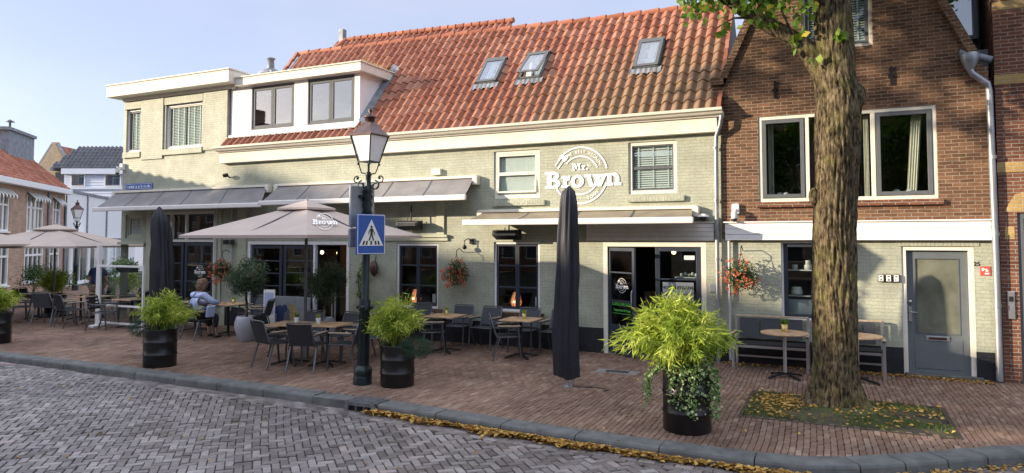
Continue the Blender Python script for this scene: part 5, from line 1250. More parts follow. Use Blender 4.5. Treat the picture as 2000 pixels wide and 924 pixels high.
def make_table(size=.68, round_=False, base='black', top='tabletop'):
    t = thing('round_table' if round_ else 'square_table', 'x', 'table', (0, 0, 0))
    mb = MB()
    if round_: mb.lathe([(size/2-.01, .72), (size/2, .728), (size/2, .742), (size/2-.006, .75)], n=40)
    else: mb.box(-size/2, size/2, -size/2, size/2, .722, .745)
    mb.build('tabletop', top, t, bevel=0 if round_ else .006)
    mb = MB(); mb.tube([(0, 0, .06), (0, 0, .72)], .03, 10); mb.box(-.2, .2, -.03, .03, .705, .72); mb.box(-.03, .03, -.2, .2, .7, .72); mb.build('column', base, t)
    for k in range(4):
        a = R(45+90*k); c, s = math.cos(a), math.sin(a)
        mb = MB(); mb.bar((.02*c, .02*s, .075), (.33*c, .33*s, .02), .04, .028); mb.ball((.33*c, .33*s, .014), .02, 6); mb.build('foot', 'black', t)
    return t
tab0 = remember(make_table()); tabr = remember(make_table(.76, True, 'alu', 'tabletop'))
def table(x, y, ang, lab, group, src=None):
    src = src or tab0
    if src.name not in used:
        used.add(src.name); src.location = (x, y, 0); src.rotation_euler = (0, 0, R(ang)); src['label'] = lab; src['group'] = group; return src
    return dup(src, (x, y, 0), R(ang), lab, group)
def small_pot(x, y, lab, mat='gold', z=.746, n=90, s=1.0, cat='potted plant'):
    t = thing('potted_plant', lab, cat, (x, y, z), 0, 'little potted plants on the tables')
    MB().lathe([(.036*s, 0), (.045*s, .10*s), (.041*s, .10*s), (.04*s, .085*s), (.001, .085*s)], n=14).build('pot', mat, t)
    a = rng.uniform(0, 6.28, n); r = rng.uniform(0, .04, n)*s; h = rng.uniform(.05, .11, n)*s
    d = np.stack([np.cos(a)*r*9/s, np.sin(a)*r*9/s, np.ones(n)], 1)
    leafset('foliage', np.stack([np.cos(a)*r*1.2, np.sin(a)*r*1.2, .09*s+h*.4], 1), h, 'bamboo' if n < 100 else 'leaf', t, aspect=.08, dirs=d)
G1 = 'chairs around the two tables by the open parasol'
table(-9.2, -3.62, 12, 'left of the two adjoining wooden tables under the open parasol', 'square wooden terrace tables')
table(-8.5, -3.42, 12, 'right of the two adjoining wooden tables under the open parasol, nearer the lantern post', 'square wooden terrace tables')
small_pot(-9.17, -3.5, 'small white pot with low green plant on the left table under the open parasol', 'potwhite', n=110)
small_pot(-8.72, -3.42, 'small white pot of grass on the right table under the open parasol', 'potwhite')
chair(-9.25, -3.98, 74, 'black armchair seen from behind, pushed to the left table under the open parasol', G1)
chair(-8.50, -3.93, 103, 'black armchair seen from behind, closest to the kerb under the open parasol', G1)
chair(-9.78, -3.42, 14, 'black armchair at the left end of the tables under the open parasol', G1)
chair(-7.95, -3.55, 192, 'black armchair at the right end of the tables, just left of the lantern post', G1)
chair(-8.75, -2.75, 262, 'armchair facing the street behind the tables under the open parasol', G1, chair0w)
chair(-8.05, -2.72, 250, 'armchair behind the tables, half hidden behind the lantern post', G1, chair0w)
chair(-9.55, -2.85, 275, 'armchair facing the street behind the left table under the open parasol', G1, chair0w)
chair(-8.35, -2.0, 262, 'black armchair standing alone between the parasol tables and the cafe front', G1)
G2 = 'chairs at the two window tables'
table(-7.3, -1.25, 4, 'wooden table with gold pot under the hanging orange flowers', 'square wooden terrace tables')
table(-5.62, -1.18, 3, 'wooden table under the ground floor window beside the tall covered parasol', 'square wooden terrace tables')
small_pot(-7.28, -1.22, 'small gold pot on the window table under the hanging orange flowers')
small_pot(-5.58, -1.12, 'small gold pot of grass on the window table beside the tall covered parasol')
chair(-7.42, -1.5, 28, 'black armchair turned sideways to the window table under the hanging orange flowers', G2)
chair(-5.78, -1.45, 28, 'black armchair turned sideways to the window table beside the tall covered parasol', G2)
for x, a, lab in ((-8.35, 300, 'armchair against the wall below the window nearest the lantern post'), (-7.42, 272, 'armchair against the wall straight below the hanging orange flowers'), (-6.75, 268, 'armchair against the wall between the two window tables'), (-5.85, 270, 'armchair against the wall below the window beside the covered parasol'), (-5.15, 268, 'armchair against the wall just left of the tall covered parasol')):
    chair(x, -.52, a, lab, G2, chair0w)
G3 = 'chairs at the left terrace'
table(-13.3, -1.3, 5, 'wooden table the seated woman leans on', 'square wooden terrace tables')
table(-14.6, -1.15, 5, 'wooden table left of the seated woman, behind the slim covered parasol', 'square wooden terrace tables')
small_pot(-13.25, -1.2, 'small gold pot on the table of the seated woman'); small_pot(-14.35, -1.2, 'small gold pot on the table left of the seated woman')
chair(-13.42, -2.06, 84, 'grey armchair the seated woman sits on', G3, chair0w)
chair(-12.62, -1.05, 205, 'grey armchair to the right of the seated woman, before the olive tree pot', G3, chair0w)
chair(-13.3, -.55, 262, 'armchair across the table from the seated woman', G3, chair0w)
chair(-14.2, -1.75, 60, 'dark armchair just left of the seated woman', G3)
chair(-15.2, -.95, 10, 'dark armchair behind the slim covered parasol', G3)
table(-16.7, -1.35, 5, 'wooden table behind the glass wind screen', 'square wooden terrace tables')
small_pot(-16.6, -1.25, 'small pot of green on the table behind the glass wind screen')
chair(-16.95, -1.95, 22, 'slatted dark armchair in front of the glass wind screen', G3, chair0s)
chair(-16.1, -.9, 200, 'slatted dark armchair right of the table behind the wind screen', G3, chair0s)
for x, y, a in ((-20.9, -1.2, 8), (-19.7, -.75, 10), (-18.35, -1.2, 5)): table(x, y, a, {-20.9: 'wooden table at the far left edge of the terrace', -19.7: 'wooden table beside the pole of the far parasol', -18.35: 'wooden table just left of the white screen post'}[x], 'square wooden terrace tables')
for x, y, a, lab in ((-20.35, -2.05, 70, 'black armchair seen from behind at the far left of the terrace'), (-19.55, -1.75, 115, 'dark armchair left of the far parasol pole'), (-20.1, .1, 260, 'dark armchair facing the street by the far black drum planter'), (-18.95, -1.7, 60, 'dark armchair between the far parasol pole and the wind screen'),
                     (-19.0, .2, 240, 'dark armchair behind the table at the far parasol pole'), (-18.25, -1.95, 80, 'dark armchair directly left of the white screen post'), (-21.6, -1.1, 10, 'dark armchair at the left end of the far left table'), (-17.7, -.6, 200, 'dark armchair behind the white screen post')):
    chair(x, y, a, lab, G3, chair0 if a != 115 else chair0w)
# right: benches and round tables
table(-.83, -1.1, 0, 'round wooden table with a potted plant left of the tree trunk', 'round wooden tables by the benches', tabr)
table(.25, -1.0, 20, 'round wooden table half hidden behind the tree trunk', 'round wooden tables by the benches', tabr)
small_pot(-.83, -1.08, 'small tan pot of bright grass on the round table left of the tree', 'gold', .75, 150, 1.3)
def bench(x0, x1, y, lab):
    t = thing('terrace_bench', lab, 'bench', ((x0+x1)/2, y, 0), 0, 'benches along the pale green wall'); w = (x1-x0)/2
    mb = MB()
    for i in range(5): mb.box(-w+.03, w-.03, -.2+i*.095, -.12+i*.095, .43, .45)
    mb.build('seat', 'mesh', t)
    mb = MB(); n = 3
    for i in range(n):
        a = -w+.06+(2*w-.12)*i/n; b = -w+.06+(2*w-.12)*(i+1)/n-.04
        mb.box(a, b, .27, .285, .5, .86)
    mb.build('backrest', 'mesh_lt', t)
    MB().box(-w, w, .25, .31, .88, .91).build('top_rail', 'wood', t, bevel=.005)
    for s in (-1, 1):
        for yy, zt in ((-.22, .62), (.28, .9)):
            mb = MB(); mb.box(s*w-.022, s*w+.022, yy-.022, yy+.022, 0, zt); mb.build('leg', 'alu', t)
        mb = MB(); mb.box(s*w-.02, s*w+.02, -.2, .27, .4, .43); mb.box(s*w-.018, s*w+.018, -.25, .27, .6, .62); mb.build('side_rail', 'chairmetal', t)
        MB().box(s*w-.03, s*w+.03, -.3, .1, .625, .65).build('armrest', 'wood', t, bevel=.008)
    mb = MB(); mb.box(-w, w, -.23, -.2, .385, .425); mb.box(-w, w, .26, .29, .15, .18); mb.build('rail', 'alu', t)
bench(-1.72, -.5, -.4, 'aluminium terrace bench with dark back panels under the shop window left of the tree'); bench(-.12, .66, -.4, 'aluminium terrace bench right of the tree trunk beside the grey door')
# ================================================================== PARASOLS
def open_parasol(lab, cx, cy, rot, half, zr, zt, pole_base=True, logo=False, sag=.05, dirt=0):
    t = thing('open_parasol', lab, 'parasol', (cx, cy, 0), 0, 'open taupe parasols')
    Rr = half*math.sqrt(2); N = 12; vs = []; fs = []
    cor = [(Rr*math.cos(rot+k*math.pi/2), Rr*math.sin(rot+k*math.pi/2)) for k in range(4)]
    def P(k, a, q):   # side k, along a, out q
        x0, y0 = cor[k]; x1, y1 = cor[(k+1) % 4]; x = (x0*(1-a)+x1*a)*q; y = (y0*(1-a)+y1*a)*q
        z = zt+(zr-zt)*q+sag*.5*math.sin(math.pi*a)*q*q*0-.10*math.sin(math.pi*q)*.5*math.sin(math.pi*a)
        return (x, y, z)
    mb = MB()
    for k in range(4):
        vs = [P(k, i/N, .16+.84*j/N) for j in range(N+1) for i in range(N+1)]
        mb.add(vs, [(j*(N+1)+i, (j+1)*(N+1)+i, (j+1)*(N+1)+i+1, j*(N+1)+i+1) for j in range(N) for i in range(N)], 0, True)
        vs = [P(k, i/N, 1.0) for i in range(N+1)]; mb.add(vs+[(x*.998, y*.998, z-.055) for x, y, z in vs], [(i, i+N+1, i+N+2, i+1) for i in range(N)])
    can = mb.build('canopy', 'taupe', t)
    mb = MB(); 
    for k in range(4): 
        vs = [(0, 0, zt+.07), (cor[k][0]*.24, cor[k][1]*.24, zt-(zt-zr)*.24+.06), (cor[(k+1) % 4][0]*.24, cor[(k+1) % 4][1]*.24, zt-(zt-zr)*.24+.06)]; mb.add(vs, [(0, 1, 2)])
        a, b = vs[1], vs[2]; mb.add([a, b, (b[0], b[1], b[2]-.04), (a[0], a[1], a[2]-.04)], [(0, 3, 2, 1)])
    mb.ball((0, 0, zt+.07), .03, 6); mb.build('vent_cap', 'taupe', can)
    MB().tube([(0, 0, .02), (0, 0, zt)], .03, 12).build('pole', 'chairmetal', t)
    for k in range(8):
        if k % 2 == 0: e = cor[k//2]
        else: e = ((cor[k//2][0]+cor[(k//2+1) % 4][0])/2, (cor[k//2][1]+cor[(k//2+1) % 4][1])/2)
        mb = MB(); mb.bar((e[0]*.03, e[1]*.03, zt-.06), (e[0]*.985, e[1]*.985, zr-.0+(-.02 if k % 2 == 0 else -.03)), .022, .03)
        mb.bar((e[0]*.03, e[1]*.03, zt-.55), (e[0]*.5, e[1]*.5, (zt+zr)/2-.05), .016, .022); mb.build('rib', 'chairmetal', t)
    if pole_base:
        mb = MB(); mb.box(-.38, .38, -.38, .38, 0, .05); mb.box(-.3, .3, -.3, .3, .05, .075); mb.lathe([(.06, .07), (.05, .3)], n=10); mb.build('base', 'black', t, bevel=.01)
    else:
        MB().lathe([(.05, 0), (.045, .25), (.036, .26)], n=10).build('ground_sleeve', 'zinc', t)
    return t, cor
t, cor = open_parasol('large open taupe parasol with a round white emblem over the front tables', -9.45, -2.95, R(-48), 1.62, 2.37, 3.0, False)
# emblem printed on the right front face
a = Vector((*cor[0], 2.37)); b = Vector((*cor[1], 2.37)); top = Vector((0, 0, 3.0)); mid = (a+b)/2
nz = (b-a).normalized().cross((top-mid).normalized()).normalized(); p = a*.78+b*.22; p = p+(top-p)*.40+nz*.03+Vector((0, 0, -.02))
dv = Vector((-9.0, 10.2, 0)).normalized(); rt = Vector((dv.y, -dv.x, 0))
def inpl(q): return Vector((q.x, q.y, -(q.x*nz.x+q.y*nz.y)/nz.z))
ex, up = inpl(rt), inpl(dv); up = up.normalized()*(1/max(.2, up.normalized().z))
ex = ex-up*(ex.z/up.z)
Mx = Matrix(((ex.x, up.x, nz.x, p.x), (ex.y, up.y, nz.y, p.y), (ex.z, up.z, nz.z, p.z), (0, 0, 0, 1)))
mb = MB(); make_logo(mb, Mx, .27, ringtext=False); mb.build('lettering', 'whiteletter', t)
open_parasol('open taupe parasol on a thin pole over the far left tables', -21.3, -.55, R(-20), 1.75, 2.1, 2.68)
open_parasol('open taupe parasol cut off by the left edge of the picture', -21.9, -3.1, R(-35), 1.75, 2.16, 2.72)
def covered_parasol(lab, x, y, z0, z1, prof, lean=(0, 0), n=72, seed=1, cable=False):
    t = thing('covered_parasol', lab, 'parasol', (x, y, 0), 0, 'closed parasols in dark covers')
    rnd = random.Random(seed); ph = [rnd.uniform(0, 6.28) for _ in range(6)]
    vs = []; M_ = 34
    for i in range(M_+1):
        q = i/M_; z = z0+(z1-z0)*q; r = float(np.interp(q, [p[0] for p in prof], [p[1] for p in prof]))
        for k in range(n):
            a = 2*math.pi*k/n; f = 1+(.13*math.sin(5*a+ph[0]+1.5*q+.8*math.sin(7*q))+.09*math.sin(9*a+ph[1]-3*q)+.07*math.sin(3*a+ph[2]+7*q)+.04*math.sin(14*a+5*q))*min(1, r*6)+.02*math.sin(25*q+2*a+ph[3])
            vs.append((r*f*math.cos(a)+lean[0]*q*q, r*f*math.sin(a)*.85+lean[1]*q, z+.025*math.sin(2*a+ph[4])*(1 if i == 0 else 0)))
    mb = MB(); mb.add(vs, [(i*n+k, i*n+(k+1) % n, (i+1)*n+(k+1) % n, (i+1)*n+k) for i in range(M_) for k in range(n)], 0, True); mb.add([vs[M_*n+k] for k in range(n)], [tuple(range(n))]); mb.build('cover', 'cover', t)
    mb = MB(); mb.tube([(0, 0, 0), (0, 0, z0+.1)], .04, 12); mb.tube([(.08, .0, 0), (.08, 0, z0+.1)], .012, 6); mb.tube([(.12, .02, 0), (.11, .02, z0+.1)], .012, 6); mb.lathe([(.1, 0), (.1, .012)], n=16); mb.build('pole', 'alu', t)
    if cable: MB().tube([(.1, 0, .02), (.15, .02, .006), (.4, .1, .006), (.62, .05, .006), (.68, -.04, .006), (.62, -.1, .006)], .008, 5).build('cable', 'black', t)
covered_parasol('tall closed parasol in a dark cover standing before the round wall emblem', -3.87, -3.3, .15, 3.14, [(0, .165), (.2, .185), (.5, .175), (.75, .15), (.9, .135), (.96, .11), (.985, .08), (1, .01)], (.05, 0), seed=4, cable=True)
covered_parasol('slim closed parasol in a dark cover with a slanted top near the seated woman', -15.0, -1.8, .15, 3.1, [(0, .24), (.3, .27), (.55, .25), (.8, .22), (.9, .19), (.96, .11), (1, .02)], (-.16, 0), seed=9)
# ================================================================== PLANTERS
def arc_culm(rs, R0, H, spread, n=10):
    a = rs.uniform(0, 6.283); l = rs.uniform(.15, 1.0); hf = rs.uniform(.8, 1.2)*(1.12-.35*l)
    pts = []
    for i in range(n+1):
        q = i/n; r = R0*.5*rs.uniform(.2, 1)*0+spread*l*q**1.5; pts.append((r*math.cos(a), r*math.sin(a), H*hf*(q-.40*l*q*q*q)))
    return np.array(pts)
def bamboo_part(t, name, c, H, spread, nculm, nleaf, lw, mat='bamboo', seed=1, off=(0, 0), sq=1.0):
    rs = np.random.default_rng(seed); P = []; D = []; mb = MB()
    for _ in range(nculm):
        pts = arc_culm(rs, .2, H, spread); st = rs.uniform(-.16, .16, 2)
        pts[:, 0] = pts[:, 0]*(1.0)+st[0]+off[0]*(pts[:, 2]/H); pts[:, 1] = pts[:, 1]*sq+st[1]+off[1]*(pts[:, 2]/H); pts += np.array(c)
        mb.tube([tuple(p) for p in pts[::2]], [.005, .004, .003, .003, .002, .0015][:len(pts[::2])], 4, caps=False)
        seg = rs.integers(3, len(pts)-1, nleaf); q = rs.uniform(0, 1, nleaf)
        p = pts[seg]*(1-q[:, None])+pts[seg+1]*q[:, None]; d = pts[seg+1]-pts[seg]; d /= np.linalg.norm(d, axis=1)[:, None]
        dd = d*.6+rs.normal(0, .55, (nleaf, 3)); dd[:, 2] -= .55; dd /= np.linalg.norm(dd, axis=1)[:, None]
        s = rs.uniform(.6, 1.3, nleaf)*lw; P.append(p+dd*s[:, None]*.5+rs.normal(0, .035, (nleaf, 3))); D.append(np.concatenate([dd, s[:, None]], 1))
    P = np.concatenate(P); D = np.concatenate(D)
    mb.build('stem', 'leaf', t)
    cl = np.clip(.45+.35*np.sin(P[:, 0]*9+seed)*np.sin(P[:, 2]*11)+rs.normal(0, .3, len(P)), 0, 1)
    leafset(name, P, D[:, 3], mat, t, aspect=.135, dirs=D[:, :3], fold=.3, rnd=cl)
def needles(t, c, r, n, seed=3, hang=.3):
    rs = np.random.default_rng(seed); d = rs.normal(0, 1, (n, 3)); d /= np.linalg.norm(d, axis=1)[:, None]; d[:, 2] = d[:, 2]*.6-hang*.5
    rr = rs.uniform(.25, 1, n)**.6*r; P = np.array(c)+d*rr[:, None]*np.array([1, 1, 1.1])
    leafset('trailing_needles', P, rs.uniform(.05, .10, n), 'needle', t, aspect=.06, dirs=d+np.array([0, 0, -.4]))
def drum(loc, lab, r=.28, h=.68):
    t = thing('drum_planter', lab, 'planter', (*loc, 0), 0, 'bamboo planted in black oil drums')
    pf = [(r*.97, 0), (r, .015)]
    for z in (.33, .66): pf += [(r, h*z-.02), (r*1.035, h*z-.008), (r*1.035, h*z+.008), (r, h*z+.02)]
    pf += [(r, h-.015), (r*1.03, h), (r*.95, h), (r*.94, h-.05), (.001, h-.05)]
    MB().lathe(pf, n=36).build('drum', 'drum', t); MB().lathe([(r*.93, h-.052), (.001, h-.03)], n=24).build('soil', 'soil', t)
    return t
t = drum((-11.18, -4.8), 'black drum of bamboo with blue green needles, second planter from the left')
bamboo_part(t, 'bamboo_leaves', (.08, 0, .66), .62, .46, 60, 60, .11, seed=1); needles(t, (-.38, -.02, .72), .30, 2600, 3)
t = drum((-6.32, -4.35), 'black drum of bamboo directly right of the lantern post', .265, .64)
bamboo_part(t, 'bamboo_leaves', (-.1, 0, .62), .72, .46, 62, 60, .12, seed=2); needles(t, (.36, -.02, .66), .28, 2400, 4)
t = drum((-1.69, -4.97), 'black drum with the largest sunlit bamboo and trailing ivy', .285, .70)
bamboo_part(t, 'bamboo_leaves', (-.04, 0, .68), .84, .76, 130, 70, .14, seed=5, off=(-.12, 0))
rs = np.random.default_rng(11); P = []; Sz = []
def strand(x, y, L, n, out=0):
    a = math.atan2(y, x)
    for i in range(n):
        q = i/n; z = .72-L*q+(.04*(1-q)); rr = .30+out*min(1, q*3)+.02*math.sin(q*9)
        P.append((rr*math.cos(a+.08*math.sin(q*7))+rs.normal(0, .022), rr*math.sin(a+.08*math.sin(q*7))+rs.normal(0, .022), z+rs.normal(0, .012))); Sz.append(rs.uniform(.028, .05))
for k in range(17): 
    a = rs.uniform(-2.15, -.75); strand(math.cos(a), math.sin(a), rs.uniform(.2, .6), rs.integers(12, 30))
for k in range(10): 
    a = rs.uniform(-2.9, -2.6); strand(math.cos(a), math.sin(a), rs.uniform(.3, .55), 22, .17)
for k in range(14):
    a = rs.uniform(-.45, .5); strand(math.cos(a), math.sin(a), rs.uniform(.3, .6), 30, .05)
for k in range(500): 
    a = rs.uniform(0, 6.28); r_ = rs.uniform(.05, .36); P.append((r_*math.cos(a), r_*math.sin(a), .70+rs.uniform(0, .12))); Sz.append(rs.uniform(.03, .055))
leafset('ivy', P, np.array(Sz), 'ivy', t, aspect=.95, normal_up=.1, fold=.2)
t = drum((-16.9, -4.45), 'black drum of bamboo cut off by the left edge of the picture', .28, .68)
bamboo_part(t, 'bamboo_leaves', (0, 0, .66), .58, .48, 60, 60, .11, seed=7)
t = drum((-21.85, -.15), 'black drum of bamboo at the foot of the far parasol pole', .3, .62)
bamboo_part(t, 'bamboo_leaves', (0, 0, .6), .75, .55, 50, 60, .12, seed=8)
# olive trees in grey pots
def olive_tree(loc, lab, zc, r, seed, lean=0):
    t = thing('potted_olive_tree', lab, 'potted tree', (*loc, 0), 0, 'olive trees in grey pots')
    MB().lathe([(.13, 0), (.2, .12), (.25, .3), (.25, .42), (.215, .53), (.2, .56), (.18, .56), (.19, .5), (.001, .5)], n=28).build('pot', 'potgrey', t)
    MB().tube([(0, 0, .5), (.02, .01, .75), (-.02+lean, 0, 1.0), (lean, 0, zc)], [.035, .028, .026, .015], 8).build('trunk', 'bark', t)
    rs = np.random.default_rng(seed); n = 9000; ncl = 44
    cd = rs.normal(0, 1, (ncl, 3)); cd /= np.linalg.norm(cd, axis=1)[:, None]; cc = cd*r*rs.uniform(.3, .85, ncl)[:, None]*np.array([1, 1, .95])
    k = rs.integers(0, ncl, n); d = rs.normal(0, 1, (n, 3)); P = cc[k]+d*r*.16+np.array([lean, 0, zc]); up = rs.random(n) < .08; P[up, 2] += rs.uniform(0, .25, up.sum())
    leafset('foliage', P, rs.uniform(.045, .08, n), 'olive', t, aspect=.26, dirs=rs.normal(0, .7, (n, 3))+np.array([0, 0, .5]), rnd=np.clip(.4+.3*np.sin(k*2.3)+rs.normal(0, .2, n), 0, 1))
    mb = MB()
    for c in cc[:16]: mb.tube([(lean, 0, zc-.25), tuple(c*.5+np.array([lean, 0, zc-.1])), tuple(c+np.array([lean, 0, zc]))], [.012, .007, .003], 5)
    mb.build('branch', 'bark', t)
olive_tree((-12.15, -1.85), 'olive tree in a light grey pot left of the open parasol pole', 1.42, .46, 21)
olive_tree((-10.35, -1.35), 'olive tree behind the tables right of the open parasol pole', 1.28, .52, 22, .03)
# hanging flower baskets
def basket(x, z, lab, seed, r=.30, hook=True):
    t = thing('hanging_flower_basket', lab, 'flower basket', (x, -.32, z), 0, 'orange flower baskets on the wall')
    mb = MB(); mb.tube([(0, .31, .42), (0, .1, .52), (0, 0, .46), (0, 0, .4)], .009, 5)
    for a in (0, 2.1, 4.2): mb.tube([(0, 0, .4), (.12*math.cos(a), .12*math.sin(a), .06)], .004, 4)
    mb.build('hook', 'black', t)
    MB().lathe([(.03, -.1), (.1, -.06), (.14, .03), (.145, .05), (.001, .04)], n=16).build('pot', 'blackplastic', t)
    rs = np.random.default_rng(seed); n = 1500; d = rs.normal(0, 1, (n, 3)); d /= np.linalg.norm(d, axis=1)[:, None]; rr = rs.uniform(.45, 1, n)
    P = d*rr[:, None]*np.array([r, r*.85, r*1.0]); P[:, 2] -= .03
    leafset('foliage', P, rs.uniform(.03, .055, n), 'shrub', t, aspect=.5, rnd=rs.random(n))
    n = 400; d = rs.normal(0, 1, (n, 3)); d[:, 1] -= .6; d /= np.linalg.norm(d, axis=1)[:, None]; k = rs.integers(0, 60, n); c = d[k]*rs.uniform(.85, 1.12, 60)[k % 60][:, None]
    P = c*np.array([r*1.05, r*.9, r*1.1])+rs.normal(0, .018, (n, 3)); P[:, 0] -= .04; P[:, 2] -= .05*rs.random(n)
    leafset('blossom', P, rs.uniform(.025, .05, n), 'flower', t, aspect=.8, rnd=rs.random(n))
basket(-14.62, 1.5, 'orange flower basket left of the open parasol, beside the olive tree', 31)
basket(-7.56, 1.58, 'orange flower basket hanging between the two ground floor windows', 32)
basket(-1.6, 1.66, 'orange flower basket on the downpipes right of the cafe entrance', 33)
def foliage_blob(name, lab, cat, loc, r, n, mat, size, seed, aspect=.5, sc_=(1, 1, 1), pot=None, group=None, stem=None):
    t = thing(name, lab, cat, loc, 0, group); rs = np.random.default_rng(seed)
    ncl = 26; cd = rs.normal(0, 1, (ncl, 3)); cd /= np.linalg.norm(cd, axis=1)[:, None]; cc = cd*r*rs.uniform(.2, .9, ncl)[:, None]*np.array(sc_)
    k = rs.integers(0, ncl, n); P = cc[k]+rs.normal(0, r*.17, (n, 3)); P[:, 2] += r*sc_[2]+(pot or 0)
    P[:, 2] = np.abs(P[:, 2])
    leafset('foliage', P, rs.uniform(size*.6, size*1.3, n), mat, t, aspect=aspect, rnd=np.clip(.45+.3*np.sin(k*1.7)+rs.normal(0, .2, n), 0, 1))
    if pot: MB().lathe([(r*.35, 0), (r*.5, pot), (r*.45, pot), (.001, pot-.03)], n=14).build('pot', 'drum', t)
    mb = MB()
    for c in cc[:8]: mb.tube([(0, 0, pot or 0), tuple(c+np.array([0, 0, r*sc_[2]+(pot or 0)]))], [.01, .003], 4)
    mb.build('stem', 'bark', t); return t
t = foliage_blob('wall_ivy', 'narrow ivy hanging on the green wall behind the lantern post', 'ivy', (-10.3, -.12, .78), .16, 420, 'ivy', .05, 41, .8, (1, .5, 3.2))
t = thing('wicker_basket', 'small brown wicker basket on the wall behind the lantern post', 'basket', (-9.93, -.1, 1.62)); MB().lathe([(.03, -.2), (.09, -.12), (.11, 0), (.08, .12), (.03, .17)], n=12, sy=.7).build('basket', 'copper', t); MB().tube([(0, .05, .15), (0, .08, .3)], .01, 5).build('hook', 'black', t)
t = thing('flower_box', 'dark flower box with trailing green on the left corner of the cafe', 'flower box', (-18.45, -.25, 1.35)); MB().box(-.3, .3, -.14, .14, 0, .2).build('box', 'blackplastic', t, bevel=.01)
rs = np.random.default_rng(44); n = 800; P = np.stack([rs.uniform(-.32, .32, n), rs.normal(-.05, .1, n), .2+np.abs(rs.normal(0, .09, n))], 1); m_ = rs.random(n) < .45; P[m_, 0] = rs.normal(-.28, .07, m_.sum()); P[m_, 1] = -.2; P[m_, 2] = rs.uniform(-.75, .3, m_.sum())
leafset('foliage', P, rs.uniform(.04, .08, n), 'ivy', t, aspect=.6)
for i, (x, y, r, m_, lab, pot) in enumerate([(-24.5, 1.4, .8, 'shrub', 'dark leafy shrub in front of the far brick house, at the left edge', .4), (-23.6, 2.4, .62, 'shrub', 'dark shrub in front of the far brick house, left of the far parasol pole', .5), (-22.3, 2.6, .7, 'bamboo', 'bright green bamboo shrub behind the far parasol pole', .4),
                                       (-20.9, 3.0, .62, 'shrub', 'dark shrub right of the far parasol pole before the shop front', .5), (-27.5, 2.5, .9, 'shrub', 'dark low shrub at the far left edge beyond the tables', .3), (-19.9, 1.7, .5, 'olive', 'grey green shrub left of the standing man', .5)]):
    foliage_blob('shrub', lab, 'shrub', (x, y, 0), r*.75, 1500, m_, .09, 50+i, .35, (1, 1, .9), pot, 'potted shrubs round the left terrace')
# painted board, A-board
t = thing('painted_board', 'grey board with blue and ochre painted shapes against the cafe doors', 'board', (-12.45, -.12, 0)); MB().box(-.62, .62, 0, .03, .1, .86).build('board', 'signback', t, bevel=.005)
for m_, pts in (('navy', [(-.3, .3, .16), (-.38, .5, .13), (-.2, .55, .1)]), ('gdoor', [(-.12, .3, .12), (-.1, .48, .08)]), ('ochre', [(.08, .48, .12), (.14, .27, .17), (.02, .6, .07)])):
    mb = MB()
    for i, (x, z, r) in enumerate(pts): mb.prism([(x+r*(1+.15*math.sin(3*k))*math.cos(k*math.pi/8), z+r*(1+.12*math.cos(2*k))*math.sin(k*math.pi/8)) for k in range(16)], -.003-.0012*i-.0003*len(m_), .0)
    mb.build('painted_shape', m_, t)
t = thing('pavement_sign', 'pale blue and white upright menu board behind the left olive tree', 'menu board', (-12.75, -.55, 0), .15)
MB().box(-.16, .16, 0, .03, .05, 1.05).build('panel', 'signwhite', t, bevel=.005); MB().box(-.13, .13, -.004, 0, .45, .98).build('poster', 'skyglass' if 0 else 'blouse', t)
mb = MB(); mb.box(-.18, .18, .0, .25, 0, .04); mb.build('foot', 'chairmetal', t)
t = thing('rope_post', 'pair of thin steel posts at the open cafe door behind the lantern post', 'post', (-10.7, -.55, 0)); mb = MB(); mb.tube([(0, 0, 0), (0, 0, 1.35)], .018, 8); mb.tube([(-.09, 0, 0), (-.09, 0, 1.3)], .015, 8); mb.lathe([(.1, 0), (.1, .02)], n=14); mb.box(-.13, .03, -.03, .03, 1.28, 1.31); mb.build('post', 'alu', t); MB().box(-.16, -.1, -.03, .03, 1.15, 1.28).build('holder', 'signwhite', t)
# glass wind screen
t = thing('wind_screen', 'white framed glass wind screen beside the slatted armchair', 'screen', (-16.75, -1.62, 0))
mb = MB(); frame(mb, -.87, .87, .1, 1.62, -.03, .03, .05); mb.box(-.82, .82, -.02, .02, .55, .6); mb.build('frame', 'white', t, bevel=.005)
MB().box(-.82, .82, -.004, .004, .6, 1.57).build('pane', 'glass', t); MB().box(-.82, .82, -.004, .004, .15, .55).build('lower_panel', 'signwhite' if 0 else 'glass', t)
for x in (-.87, .87): MB().box(x-.1, x+.1, -.2, .2, 0, .05).build('foot', 'white', t, bevel=.005)
o = MB(); o.box(-.05, .05, -.05, .05, 0, 2.15); o.box(-.13, .13, -.13, .13, 0, .04); tag(o.build('screen_post', 'white', None, bevel=.006, loc=(-17.75, -1.55, 0)), 'tall white post at the left end of the glass wind screen', 'post')
